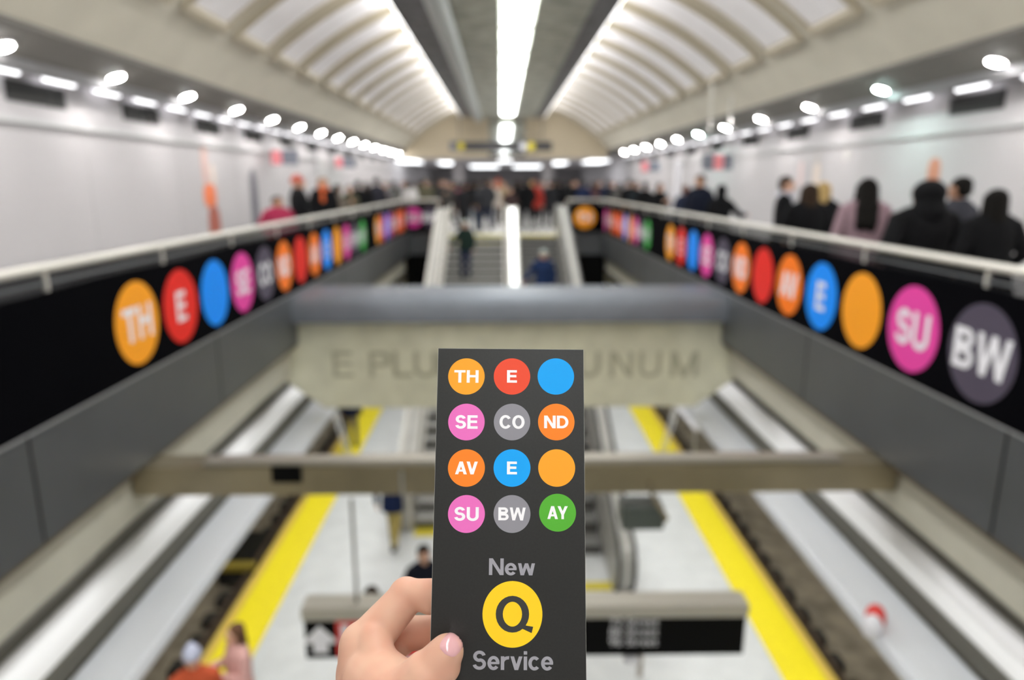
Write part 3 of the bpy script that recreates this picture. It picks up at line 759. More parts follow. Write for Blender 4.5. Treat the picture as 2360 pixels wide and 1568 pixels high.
# wall mosaics: plain patches of colour
def mosaic(X, s, y, patches, label):
    r = empty('wall_mosaic', (X, y, 0), label, 'mosaic', 'mosaics set in the walls')
    for (y0, y1, z0, z1, c, nm) in patches:
        b = BM(); n = 20
        pts = [((y0 + y1) / 2 + (y1 - y0) / 2 * math.copysign(abs(math.cos(2 * PI * k / n)) ** .7, math.cos(2 * PI * k / n)),
                (z0 + z1) / 2 + (z1 - z0) / 2 * math.copysign(abs(math.sin(2 * PI * k / n)) ** .7, math.sin(2 * PI * k / n))) for k in range(n)]
        xx = sorted((0, -s * .006)); prism(b, pts, 'x', xx[0], xx[1])
        add('tile_patch', b, mat('mosaic_' + nm, c, .5, var=.15, scale=30), r)
mosaic(WL, -1, 14.0, [(-.20, .36, .35, 1.2, (.36, .10, .07), 'brick'), (-.32, .26, 1.17, 1.62, (.75, .19, .07), 'orange'), (-.30, -.02, 1.6, 2.35, (.62, .42, .38), 'pale'), (.10, .30, 1.58, 2.0, (.66, .55, .48), 'sand')],
       'tall orange and brick-red mosaic patch on the white wall')
mosaic(WL, -1, 16.45, [(-.22, .24, .3, 1.95, (.13, .125, .15), 'slate')], 'narrow slate-grey mosaic patch on the white wall')
mosaic(WR, 1, 10.55, [(-.17, .17, .05, 1.45, (.10, .095, .09), 'soot'), (-.19, .15, 1.4, 1.62, (.58, .55, .47), 'linen'), (-.15, .15, 1.58, 2.0, (.50, .21, .13), 'rust')],
       'rust and linen mosaic patch rising behind the broad black coat')
mosaic(WR, 1, 15.3, [(-.12, .05, 1.55, 2.1, (.74, .56, .54), 'rose')], 'pale rose mosaic patch above the group in black')
mosaic(WR, 1, 14.55, [(-.2, .1, 1.5, 2.05, (.70, .60, .52), 'cream'), (-.10, .06, 2.0, 2.25, (.45, .42, .40), 'ash')], 'cream and ash mosaic patch above the blond head')
mosaic(WR, 1, 13.3, [(-.12, .12, 2.05, 2.25, (.58, .56, .54), 'dove')], 'small dove-grey mosaic mark high on the wall')
# tubular barriers near the platform edges
def barrier(x, ya, yb, label, s):
    r = empty('barrier_rail', (x, ya, ZP + .036), label, 'barrier', 'white barriers by the platform edges')
    b = BM(); tube(b, [(0, 0, 1.1), (0, yb - ya, 1.1)], .055, 12); add('top_tube', b, M_white, r, smooth=True)
    for yy in (yb - ya - .05, yb - ya - .35):
        b = BM(); tube(b, [(0, yy, 1.08), (s * .42, yy - .45, .0)], .022, 8); add('leg', b, M_steel, r, smooth=True)
    b = BM(); tube(b, [(0, .1, 1.08), (0, .1, 0)], .022, 8); add('leg', b, M_steel, r, smooth=True)
barrier(-3.98, 12.9, 15.9, 'white tubular barrier with splayed legs at the mural-side platform edge', 1)
barrier(4.17, 14.0, 15.9, 'short white tubular barrier at the platform edge of the rusty track', -1)

# concourse ceiling lights
M_hall = lamp('concourse_light', (.95, .97, 1), L_HALL)
for x, y, wx, wy, lab in ((-5.0, 39.5, 1.0, 4, 'bright ceiling light at the mural-side mouth of the concourse'), (-3.2, 43, .9, 4, 'bright ceiling light second from the mural-side wall of the concourse'),
                          (.2, 38.2, .7, 1.6, 'bright ceiling light in the middle of the concourse'), (3.4, 43, .9, 4, 'bright ceiling light right of the middle of the concourse'.replace('right of', 'beyond')),
                          (5.2, 39.5, 1.0, 4, 'bright ceiling light at the crowded-side mouth of the concourse'), (-1.2, 52, 2, 4, 'bright ceiling light deep in the concourse on the mural side'),
                          (1.9, 52, 2, 4, 'bright ceiling light deep in the concourse on the crowded side')):
    r = empty('concourse_light', (x, y, EYE + 1.16), lab, 'ceiling light', 'concourse ceiling lights')
    b = BM(); box(b, -wx / 2, wx / 2, -wy / 2, wy / 2, -.09, -.01); add('diffuser', b, M_hall, r)
    b = BM(); box(b, -wx / 2 - .04, wx / 2 + .04, -wy / 2 - .04, wy / 2 + .04, -.03, -.0); add('frame', b, M_steel, r)
for x, y in ((-2.4, 40), (2.6, 40)):
    b = BM(); box(b, x - .3, x + .3, y, y + .6, 0, EYE + 1.16); struct('column_left' if x < 0 else 'column_right', b, M_wall)
# ------------------------------------------------------------------ people
SK = [mat('skin_light', (.62, .36, .25), .55, sss=.05), mat('skin_tan', (.45, .24, .15), .55, sss=.05), mat('skin_deep', (.20, .10, .06), .55)]
S17 = 1.0
POSES = {
 'stand': dict(e=((-.235, -.03, 1.12), (.235, -.03, 1.12)), w=((-.235, .05, .87), (.235, .05, .87)), k=((-.10, .01, .50), (.10, .01, .50)), a=((-.11, -.03, .09), (.11, -.03, .09))),
 'phone': dict(e=((-.25, .03, 1.13), (.25, .03, 1.13)), w=((-.07, .30, 1.24), (.09, .30, 1.24)), k=((-.10, .01, .50), (.10, .01, .50)), a=((-.11, -.03, .09), (.11, -.03, .09))),
 'walk': dict(e=((-.25, -.13, 1.15), (.25, .08, 1.15)), w=((-.25, -.10, .90), (.24, .27, 1.0)), k=((-.09, .16, .52), (.09, -.02, .50)), a=((-.09, .20, .10), (.09, -.26, .16))),
 'pocket': dict(e=((-.265, -.06, 1.13), (.265, -.06, 1.13)), w=((-.20, .10, .95), (.20, .10, .95)), k=((-.10, .01, .50), (.10, .01, .50)), a=((-.12, -.03, .09), (.12, -.03, .09))),
 'raise': dict(e=((-.26, .03, 1.14), (.27, .16, 1.42)), w=((-.20, .22, 1.02), (.20, .30, 1.66)), k=((-.10, .01, .50), (.10, .01, .50)), a=((-.11, -.03, .09), (.11, -.03, .09))),
 'reach': dict(e=((-.25, -.03, 1.13), (.33, .14, 1.17)), w=((-.24, .08, .90), (.40, .36, 1.16)), k=((-.10, .01, .50), (.10, .01, .50)), a=((-.11, -.03, .09), (.11, -.03, .09))),
 'stairs': dict(e=((-.25, -.03, 1.13), (.32, .02, 1.13)), w=((-.24, .08, .90), (.42, .22, .98)), k=((-.10, .15, .55), (.10, .01, .50)), a=((-.10, .12, .14), (.10, -.03, .09))),
}
_pm = {}
def hand_parts(bm, w, e, side):
    w, e = Vector(w), Vector(e)
    d = (w - e).normalized()
    f = Vector((0, 1, 0)); f = (f - d * f.dot(d))
    if f.length < .2: f = Vector((0, 0, 1)); f = f - d * f.dot(d)
    f.normalize(); s = d.cross(f)
    cap(bm, w + d * .01, w + d * .075, .026, .036, 10, .55, s)
    for i, L in enumerate((.070, .080, .074, .058)):
        o = (.030 - .020 * i)
        p0 = w + d * .085 + f * o; p1 = p0 + d * L * .55 + s * side * .006; p2 = p1 + d * L * .4 + s * side * .022
        cap(bm, p0, p1, .0095, .009, 8); cap(bm, p1, p2, .009, .0075, 8)
    p0 = w + d * .03 + f * .028; p1 = p0 + d * .035 + f * .03; cap(bm, p0, p1, .0125, .0105, 8); cap(bm, p1, p1 + d * .03 + f * .004, .0105, .0085, 8)
def body_mesh(pose):
    if ('b', pose) in _pm: return _pm['b', pose]
    P = POSES[pose]; b = BM()
    ell(b, (0, .005, 1.605), (.074, .092, .112)); ell(b, (0, .03, 1.555), (.058, .068, .07)); ell(b, (0, -.015, 1.635), (.077, .09, .088))
    cap(b, (0, .085, 1.63), (0, .106, 1.592), .010, .016, 8)                      # nose
    ell(b, (0, .088, 1.552), (.022, .012, .010)); ell(b, (0, .075, 1.515), (.026, .022, .022))   # lips, chin
    for s in (-1, 1):
        ell(b, (s * .078, -.005, 1.60), (.012, .022, .033)); ell(b, (s * .033, .084, 1.647), (.026, .012, .009))
    cap(b, (0, -.01, 1.42), (0, .0, 1.53), .062, .054)
    ell(b, (0, 0, 1.30), (.17, .115, .19)); ell(b, (0, 0, 1.10), (.145, .105, .17)); ell(b, (0, -.01, .95), (.165, .12, .14))
    cap(b, (-.13, -.005, 1.405), (.13, -.005, 1.405), .055, .055)
    for i, s in ((0, -1), (1, 1)):
        sh = (s * .170, -.005, 1.385)
        cap(b, sh, P['e'][i], .046, .038); cap(b, P['e'][i], P['w'][i], .040, .027); hand_parts(b, P['w'][i], P['e'][i], -s)
        hp = (s * .09, 0, .90)
        cap(b, hp, P['k'][i], .085, .055); cap(b, P['k'][i], P['a'][i], .055, .038)
        a = Vector(P['a'][i]); cap(b, a + Vector((0, -.02, -.045)), a + Vector((0, .15, -.058)), .036, .028)
    _pm['b', pose] = remesh(b, .0085, 2)
    return _pm['b', pose]
def coat_mesh(pose, hem):
    k = ('c', pose, hem)
    if k in _pm: return _pm[k]
    P = POSES[pose]; b = BM()
    fl = .05 if hem < .7 else .0
    stack(b, [(hem, .205 + fl, .16 + fl * .8, 0, 0), (hem + .2, .200 + fl * .6, .155 + fl * .5, 0, 0), (.98, .190, .145, 0, 0), (1.10, .18, .140, 0, 0), (1.25, .195, .145, 0, 0), (1.36, .19, .13, 0, -.005), (1.43, .15, .105, 0, -.01), (1.475, .085, .085, 0, -.01), (1.515, .075, .08, 0, -.01)], 24)
    cap(b, (-.10, -.01, 1.425), (.10, -.01, 1.425), .072, .072)
    for s in (-1, 1): cap(b, (s * .08, -.01, 1.43), (s * .165, -.01, 1.375), .075, .078)
    for i, s in ((0, -1), (1, 1)):
        e, w_ = Vector(P['e'][i]), Vector(P['w'][i])
        cap(b, (s * .170, -.01, 1.375), e, .078, .062); cap(b, e, e + (w_ - e) * .93, .060, .047)
    _pm[k] = remesh(b, .011, 4)
    return _pm[k]
def trouser_mesh(pose):
    k = ('t', pose)
    if k in _pm: return _pm[k]
    P = POSES[pose]; b = BM()
    ell(b, (0, -.005, .93), (.178, .135, .14))
    for i, s in ((0, -1), (1, 1)):
        kn, an = Vector(P['k'][i]), Vector(P['a'][i])
        cap(b, (s * .09, 0, .89), kn, .098, .072); cap(b, kn, an, .072, .056)
    _pm[k] = remesh(b, .011, 3)
    return _pm[k]
def shoe_mesh(pose, i):
    k = ('s', pose, i)
    if k in _pm: return _pm[k]
    a = Vector(POSES[pose]['a'][i]); b = BM()
    cap(b, a + Vector((0, -.03, -.045)), a + Vector((0, .165, -.055)), .045, .035); cap(b, a + Vector((0, -.01, .0)), a + Vector((0, 0, -.04)), .052, .05)
    _pm[k] = remesh(b, .010, 2)
    return _pm[k]
def hair_mesh(style):
    k = ('h', style)
    if k in _pm: return _pm[k]
    b = BM()
    if style in ('short', 'long', 'bun', 'mid'):
        ell(b, (0, -.018, 1.648), (.086, .098, .085)); ell(b, (0, -.045, 1.60), (.080, .068, .08))
    if style == 'long':
        cap(b, (0, -.055, 1.62), (0, -.135, 1.27), .095, .105, 14, .62, (0, 1, 0)); cap(b, (-.05, -.11, 1.42), (-.06, -.125, 1.20), .06, .045); cap(b, (.05, -.11, 1.42), (.05, -.125, 1.18), .06, .04)
        for s in (-1, 1): cap(b, (s * .075, -.01, 1.64), (s * .09, -.02, 1.43), .030, .034)
    if style == 'mid':
        cap(b, (0, -.05, 1.62), (0, -.07, 1.47), .086, .080, 14, .7, (0, 1, 0))
        for s in (-1, 1): cap(b, (s * .072, -.005, 1.65), (s * .082, -.01, 1.50), .030, .030)
    if style == 'bun': ell(b, (0, -.10, 1.70), (.045, .045, .045))
    if style == 'beanie':
        ell(b, (0, -.008, 1.665), (.088, .103, .088)); ell(b, (0, -.008, 1.735), (.05, .06, .045)); rings(b, [((0, -.008, 1.63), (.092, 0, 0), (0, .107, 0)), ((0, -.012, 1.665), (.092, 0, 0), (0, .107, 0))], 20)
    if style == 'cap':
        ell(b, (0, -.01, 1.665), (.088, .103, .075)); ell(b, (0, .10, 1.655), (.065, .075, .012))
    if style == 'hood':
        ell(b, (0, -.03, 1.62), (.105, .11, .135)); cap(b, (0, -.04, 1.55), (0, -.05, 1.44), .095, .11)
    _pm[k] = remesh(b, .009, 3)
    return _pm[k]
def scarf_mesh():
    if 'scarf' not in _pm:
        b = BM(); n = 14
        P = [(.085 * math.cos(2 * PI * i / n), -.005 + .09 * math.sin(2 * PI * i / n), 1.475 + .012 * math.sin(4 * PI * i / n)) for i in range(n + 1)]
        tube(b, P, .038, 10); cap(b, (.04, .09, 1.46), (.055, .145, 1.20), .035, .04, 10, .45, (0, 1, 0))
        _pm['scarf'] = remesh(b, .010, 3)
    return _pm['scarf']
def bag_mesh():
    if 'bag' not in _pm:
        b = BM(); cap(b, (.0, -.19, 1.34), (0, -.20, 1.06), .12, .135, 16, .62, (0, 1, 0)); ell(b, (0, -.27, 1.10), (.10, .05, .09))
        _pm['bag'] = remesh(b, .012, 4)
    return _pm['bag']
bm = BM()
for s in (-1, 1): ell(bm, (s * .031, .086, 1.628), (.013, .010, .008), seg=10)
eye_me = [None, None]
for i, s in ((0, -1), (1, 1)):
    b = BM(); ell(b, (s * .031, .090, 1.627), (.012, .007, .006), seg=10); eye_me[i] = to_mesh(b, 'eye')
bm.free()
M_eye = mat('dark_eye', (.03, .02, .015), .3)
BLK, CHAR, NAVY, JEAN, GRY, OLIVE, TAN, MAUVE, MAG, WHT, REDC, BRN, PALE = (.004, .004, .005), (.018, .018, .021), (.010, .016, .045), (.045, .07, .13), (.12, .12, .13), (.07, .07, .045), (.30, .22, .14), (.30, .20, .23), (.36, .03, .08), (.62, .60, .60), (.45, .05, .03), (.06, .035, .02), (.50, .44, .40)
HB, HD, HBL, HG = (.006, .005, .004), (.03, .018, .011), (.42, .29, .12), (.25, .24, .23)
def person(x, y, z, face, label, group, pose='stand', h=1.70, coat=BLK, hem=.80, tr=CHAR, hair='short', hc=HB, skin=0, shoes=BLK, scarf=None, bag=None, wide=1.0, eyes=None):
    """face: heading in degrees, 0 looks towards the viewer, 180 away, 90 towards +x."""
    r = empty('person', (x, y, z), label, 'person', group, math.radians(180 + face))
    k = h / 1.735; r.scale = (k * wide, k * wide, k)
    add('body', body_mesh(pose), SK[skin], r)
    add('coat', coat_mesh(pose, hem), fabric(coat), r)
    add('trousers', trouser_mesh(pose), fabric(tr), r)
    for i in (0, 1): add('shoe', shoe_mesh(pose, i), fabric(shoes, .6), r)
    add({'beanie': 'knit_hat', 'cap': 'cap', 'hood': 'hood'}.get(hair, 'hair'), hair_mesh(hair), fabric(hc), r)
    if hair in ('beanie', 'cap'): pass
    if scarf: add('scarf', scarf_mesh(), fabric(scarf), r)
    if bag: add('backpack', bag_mesh(), fabric(bag), r)
    if eyes or (eyes is None and abs((face + 180) % 360 - 180) < 100):
        for i in (0, 1): add('eye', eye_me[i], M_eye, r)
    return r
def px_x(px, Y): return at_y(px, 440, Y).x
G1, G2, G3, G4 = 'people on the crowded walkway', 'people on the mural-side walkway', 'people at the stair head', 'people on the platform'
# crowded walkway, near to far
person(px_x(2298, 6.1), 6.1, 0, 172, 'shorter person seen from behind, black puffy coat, last in the row by the handrail', G1, 'pocket', 1.60, BLK, .62, CHAR, 'mid', HB, 1, wide=1.12)
person(px_x(2212, 6.9), 6.9, 0, 200, 'person with cropped black hair and slate coat, half hidden behind the broad black coat', G1, 'phone', 1.71, (.035, .036, .045), .7, CHAR, 'short', HB, 1, wide=1.05)
person(px_x(2136, 6.5), 6.5, 0, 185, 'broad person in a hooded black coat and dark jeans by the handrail', G1, 'pocket', 1.66, BLK, .60, NAVY, 'hood', BLK, 1, wide=1.45)
person(px_x(1998, 7.6), 7.6, 0, 165, 'person with long dark hair over a mauve coat at the handrail', G1, 'stand', 1.70, MAUVE, .60, NAVY, 'long', HB, 0, wide=1.12)
person(px_x(1898, 9.6), 9.6, 0, 150, 'blond person in a black coat beside the dark-haired one at the handrail', G1, 'phone', 1.66, BLK, .70, CHAR, 'mid', HBL, 0)
person(px_x(1866, 9.0), 9.0, 0, 175, 'person with dark brown mid-length hair and broad black coat, between two companions', G1, 'phone', 1.64, BLK, .65, CHAR, 'mid', HD, 0, wide=1.2)
person(px_x(1812, 9.9), 9.9, 0, 60, 'person with a flushed face, pale scarf and black coat turned towards the hall', G1, 'stand', 1.74, BLK, .66, CHAR, 'short', HD, 0, scarf=(.55, .55, .62))
person(px_x(1664, 12.5), 12.5, 0, 150, 'hooded person all in black reaching one arm towards the wall', G1, 'reach', 1.60, BLK, .66, BLK, 'hood', BLK, 0)
person(px_x(1612, 13.8), 13.8, 0, -40, 'tall person with tanned face and navy jacket next to the hooded one', G1, 'pocket', 1.80, (.006, .008, .018), .72, CHAR, 'short', HD, 1, wide=1.1)
person(px_x(1580, 15.2), 15.2, 0, 150, 'person in a dark navy jacket with reddish hair behind the tanned one', G1, 'stand', 1.60, (.02, .025, .05), .8, CHAR, 'short', (.12, .04, .02), 0)
person(px_x(1521, 17.6), 17.6, 0, 20, 'person in black with folded bare hands just past the white post', G1, 'phone', 1.64, BLK, .6, BLK, 'mid', HD, 0)
crowd_r = [(1487, 19.5, BLK, 'short', HB, 'black coat and cropped hair'), (1466, 21, (.012, .016, .02), 'long', HD, 'blackish coat and long brown hair'), (1449, 22, BLK, 'beanie', (.03, .03, .03), 'black coat and dark knit hat'),
           (1428, 24, (.10, .095, .09), 'mid', HD, 'ash-grey coat and brown hair'), (1412, 25.2, CHAR, 'short', HD, 'charcoal coat and brown hair'), (1399, 26.4, NAVY, 'short', HB, 'navy coat and black hair')]
for i, (px, Y, c, hs, hc, d) in enumerate(crowd_r):
    person(px_x(px, Y), Y, 0, [150, 30, 180, 200, 10, 170][i], 'person in %s, %s past the white post' % (d, ORD[i + 1]), G1, ['stand', 'phone', 'pocket', 'stand', 'walk', 'stand'][i], 1.66 + .03 * (i % 3), c, [.8, .65, .7][i % 3], CHAR, hs, hc, i % 2)
# mural-side walkway
person(px_x(638, 12.2), 12.2, 0, 40, 'child-height person in a magenta jacket at the handrail by the slate mosaic', G2, 'pocket', 1.42, MAG, .7, (.1, .02, .03), 'short', HD, 1, wide=1.35)
person(px_x(688, 14.8), 14.8, 0, 110, 'person in a long black coat with a red hat behind the magenta jacket', G2, 'pocket', 1.76, BLK, .5, BLK, 'beanie', (.48, .10, .07), 0, wide=1.35)
person(px_x(745, 17.0), 17.0, 0, 30, 'person in a black coat with a fiery orange scarf and auburn hair', G2, 'stand', 1.76, BLK, .66, CHAR, 'mid', (.22, .10, .04), 0, scarf=(.65, .13, .04), wide=1.25)
person(px_x(778, 18.0), 18.0, 0, 120, 'person in a drab tan coat beside the orange scarf', G2, 'phone', 1.60, (.16, .135, .11), .7, CHAR, 'mid', HD, 1)
person(px_x(806, 18.6), 18.6, 0, 20, 'person with fur-brown hair and olive coat, third behind the orange scarf', G2, 'stand', 1.58, OLIVE, .7, CHAR, 'mid', HD, 0)
crowd_l = [(826, 19.4, BLK, 'short', HB, 1.70, 'long black coat, broad shoulders', .6), (846, 20.5, BLK, 'mid', HD, 1.66, 'black coat and brown bob', .7), (868, 21.4, (.03, .03, .04), 'short', HB, 1.80, 'tall dark slate coat', .7),
           (888, 22.8, GRY, 'short', HD, 1.66, 'mid-grey coat and brown hair', .75), (908, 25, (.10, .10, .09), 'mid', HD, 1.70, 'stone-grey coat and dark hair', .7)]
for i, (px, Y, c, hs, hc, hh, d, hem) in enumerate(crowd_l):
    person(px_x(px, Y), Y, 0, [170, 150, 190, 20, 160][i], 'person in %s, on the mural-side walkway' % d, G2, ['pocket', 'stand', 'pocket', 'phone', 'stand'][i], hh, c, hem, CHAR, hs, hc, i % 2)
# stair head and the hall behind it
C = [  # px, y, heading, coat, hem, trousers, hair, hair colour, pose, height, words
 (944, 25.4, 170, WHT, .78, CHAR, 'mid', HD, 'stand', 1.70, 'white jacket and brown hair'),
 (965, 27.5, 200, OLIVE, .7, CHAR, 'short', HD, 'stand', 1.72, 'olive parka'),
 (984, 26.6, 10, (.10, .095, .06), .7, CHAR, 'beanie', OLIVE, 'pocket', 1.74, 'khaki parka and olive knit hat'),
 (1003, 29, 160, BLK, .7, BLK, 'long', HD, 'stand', 1.66, 'black coat and long brown hair'),
 (1019, 26.2, 30, (.03, .03, .03), .75, CHAR, 'short', HD, 'phone', 1.74, 'dark jacket with an uncovered ruddy face'),
 (1041, 24.5, -60, (.06, .055, .05), .75, CHAR, 'short', HB, 'walk', 1.68, 'brown-black coat carrying a magenta pack'),
 (1053, 29.5, 180, GRY, .8, CHAR, 'mid', HD, 'stand', 1.68, 'grey fleece'),
 (1067, 22.4, 170, CHAR, .8, CHAR, 'short', HB, 'walk', 1.62, 'charcoal jacket stepping up past the yellow edge'),
 (1088, 24.0, 175, BLK, .82, (.085, .11, .15), 'short', HB, 'stand', 1.70, 'black jacket and washed blue jeans'),
 (1119, 23.7, 190, (.035, .036, .042), .78, NAVY, 'short', HD, 'walk', 1.75, 'slate hooded jacket and navy jeans'),
 (1137, 27.0, 10, PALE, .75, CHAR, 'mid', HD, 'stand', 1.66, 'pale beige coat'),
 (1148, 31.0, 170, (.40, .06, .03), .8, CHAR, 'beanie', (.5, .08, .04), 'stand', 1.76, 'red jacket and red knit hat'),
 (1160, 28.5, 20, TAN, .7, BRN, 'long', (.16, .08, .03), 'stand', 1.68, 'tan coat and auburn hair'),
 (1176, 23.9, 0, (.05, .03, .03), .8, CHAR, 'short', HB, 'stand', 1.48, 'dark brown jacket, short, face towards the stairs'),
 (1193, 25.0, 180, BLK, .62, BLK, 'mid', HD, 'stand', 1.74, 'long black coat beside the balustrade'),
 (1214, 24.2, 185, BLK, .7, CHAR, 'short', HB, 'pocket', 1.76, 'black puffer above the escalator'),
 (1234, 25.2, 160, (.36, .035, .025), .75, BLK, 'short', (.2, .05, .03), 'stand', 1.72, 'brick-red jacket above the escalator'),
 (1251, 27.2, 20, GRY, .7, CHAR, 'short', HD, 'phone', 1.70, 'grey overcoat and brown hair'),
 (1268, 25.6, 180, CHAR, .6, BLK, 'beanie', BLK, 'stand', 1.70, 'long charcoal coat and black knit hat'),
 (1289, 26.5, 150, BLK, .7, CHAR, 'short', HB, 'pocket', 1.74, 'black jacket near the corner of the parapet'),
 (1307, 28.0, 200, (.02, .02, .024), .6, BLK, 'mid', HB, 'stand', 1.68, 'long blackish coat and black bob'),
 (1326, 27.0, 10, BLK, .75, CHAR, 'short', HD, 'stand', 1.72, 'black zip jacket above the orange disc'),
 (1346, 25.8, 170, (.012, .02, .06), .75, CHAR, 'short', HB, 'stand', 1.70, 'deep blue jacket above the orange disc'),
 (1366, 27.6, 190, (.10, .05, .05), .75, CHAR, 'mid', HD, 'phone', 1.68, 'maroon-brown coat'),
 (1380, 28.2, 20, BLK, .65, BLK, 'short', HB, 'stand', 1.72, 'black overcoat at the end of the discs'),
 (1098, 32.5, 180, (.2, .15, .1), .7, CHAR, 'mid', HD, 'stand', 1.70, 'camel coat deep in the crowd'),
 (1126, 33.5, 10, (.05, .05, .06), .7, CHAR, 'short', HD, 'stand', 1.74, 'smoke-grey coat deep in the crowd'),
 (1226, 33.0, 175, TAN, .7, CHAR, 'short', HBL, 'stand', 1.72, 'sand coat and fair hair deep in the crowd'),
 (1070, 34.0, 190, (.3, .1, .05), .75, CHAR, 'short', HD, 'stand', 1.70, 'rust jacket deep in the crowd'),
 (1030, 33.0, 160, CHAR, .7, CHAR, 'beanie', GRY, 'stand', 1.70, 'charcoal coat and grey knit hat deep in the crowd'),
 (1280, 32.0, 180, OLIVE, .7, CHAR, 'mid', HD, 'stand', 1.70, 'olive coat deep in the crowd'),
 (1320, 33.5, 20, (.2, .2, .22), .7, CHAR, 'mid', HD, 'stand', 1.68, 'silver-grey coat deep in the crowd'),
 (975, 33.0, 170, BLK, .7, CHAR, 'short', HB, 'stand', 1.72, 'black coat deep in the crowd on the mural side'),
 (930, 31.0, 20, (.05, .045, .05), .7, CHAR, 'mid', HD, 'stand', 1.70, 'plum-grey coat deep in the crowd'),
]
for i, (px, Y, f, c, hem, tr, hs, hc, ps, hh, d) in enumerate(C):
    person(px_x(px, Y), Y, 0, f, 'person in %s%s' % (d, '' if 'crowd' in d else ', in the crowd at the stairs'), G3, ps, hh, c, hem, tr, hs, hc, (i * 7) % 3 if i % 3 == 0 else 0, bag=(.5, .04, .12) if 'magenta' in d else None, wide=1.3 if 'jeans' in d else 1.1)
# people on the stairs and the escalator
def stair_z(y): return ZP + SH * (math.floor((y - Y0S) / SL) + 1)
yy = 19.55
person(px_x(1068, 19.3) + .02, yy, stair_z(yy), 0, 'person in dark green jacket, navy trousers and white cap walking down the staircase', 'people on the stairs', 'stairs', 1.66, (.012, .025, .02), .85, (.010, .016, .05), 'cap', (.62, .68, .64), 0)
ey = 17.3; ez = ZP + 4.65 * (math.floor((ey - 10.9) / ((YS - 10.9) / 24)) + 1) / 24
person(1.05, ey, ez, 0, 'person in blue jacket and pale cap riding down the escalator, arm on the handrail', 'people on the stairs', 'stairs', 1.76, (.014, .03, .09), .82, NAVY, 'cap', (.42, .48, .46), 0, wide=1.1)
# people on the platform
def plat(px, py, hh, **k):
    """head top seen at (px, py)"""
    return at_z(px, py, ZP + hh)
p = plat(440, 1492, 1.74); person(p.x, p.y, ZP, 200, 'person in rust jacket and pale grey cap at the platform edge', G4, 'stand', 1.74, (.42, .075, .03), .8, CHAR, 'beanie', (.36, .37, .46), 0)
p = plat(540, 1438, 1.64); person(p.x, p.y, ZP, -50, 'person in pale pink jacket and brown hair on the yellow strip', G4, 'phone', 1.64, (.62, .36, .33), .75, (.18, .10, .09), 'mid', (.11, .055, .03), 0)
p = plat(976, 1258, 1.72); person(p.x, p.y, ZP, 15, 'person in near-black jacket with cropped hair standing on the platform, half behind the card', G4, 'pocket', 1.72, (.008, .010, .018), .8, CHAR, 'short', HB, 0)
p = plat(856, 1350, 1.66); person(p.x, p.y, ZP, 175, 'person with round dark hair, only the head showing above the sign', G4, 'stand', 1.66, CHAR, .8, CHAR, 'mid', HD, 0)
p = at_z(908, 1262, ZP); person(p.x, p.y, ZP, 170, 'person in mustard khaki trousers and navy top walking to the staircase', G4, 'walk', 1.68, (.010, .018, .06), .74, (.42, .33, .11), 'short', HB, 0)
p = at_z(812, 1030, ZP); person(p.x, p.y, ZP, 180, 'person in navy jacket behind the white barrier, partly under the concrete beam', G4, 'stand', 1.7, (.008, .012, .035), .82, (.20, .17, .10), 'short', HB, 0)
# ------------------------------------------------------------------ the held card
D1, D2 = .338, .3125
TL, TR_, BL = at_d(1010, 803, D1), at_d(1345, 806, D1), at_d(1002.5, 1568, D2)
E1 = (TR_ - TL).normalized(); E2 = (BL - TL); E2 = (E2 - E1 * E2.dot(E1)).normalized(); NRM = E1.cross(E2) * -1
if NRM.dot(FWD) > 0: NRM = -NRM
CW = (TR_ - TL).length; CH = (BL - TL).length * 1.045
def on_card(px, py):
    d = ray(px, py); o = Vector((0, 0, EYE)); t = (TL - o).dot(NRM) / d.dot(NRM); q = o + d * t - TL
    return q.dot(E1), q.dot(E2), t
M_card = mat('charcoal_card', (.022, .0215, .021), .36, var=.08, scale=900, spec=.28)
M_cedge = mat('card_core', (.42, .41, .38), .7)
card = empty('printed_card', TL, 'charcoal flyer card of coloured letter discs held upright in the hand', 'card')
bpy.context.view_layer.update()
def card_mat(u, v, n=0):
    c = TL + E1 * u + E2 * v + NRM * n; up = -E2
    return Matrix(((E1.x, up.x, NRM.x, c.x), (E1.y, up.y, NRM.y, c.y), (E1.z, up.z, NRM.z, c.z), (0, 0, 0, 1)))
def on(o, u, v, n):
    o.matrix_world = card_mat(u, v, n); o.parent = card; o.matrix_parent_inverse = Matrix.Translation(-TL)
b = BM(); box(b, 0, CW, -CH, 0, -.00045, 0); on(add('card_stock', b, M_cedge), 0, 0, 0)
b = BM(); box(b, .00012, CW - .00012, -CH + .00012, -.00012, 0, .00003); on(add('printed_face', b, M_card), 0, 0, 0)
CO = {'orange': (.92, .36, .018), 'red': (.80, .07, .028), 'blue': (.0, .35, .88), 'pink': (.78, .155, .50), 'grey': (.26, .25, .285), 'tangerine': (.92, .22, .014), 'green': (.085, .40, .03), 'yellow': (.94, .60, .012)}
CMm = {k: mat('print_' + k, v, .5, spec=.3) for k, v in CO.items()}
M_cw = mat('print_white', (.88, .86, .90), .5); M_cl = mat('print_silver', (.32, .31, .35), .5)
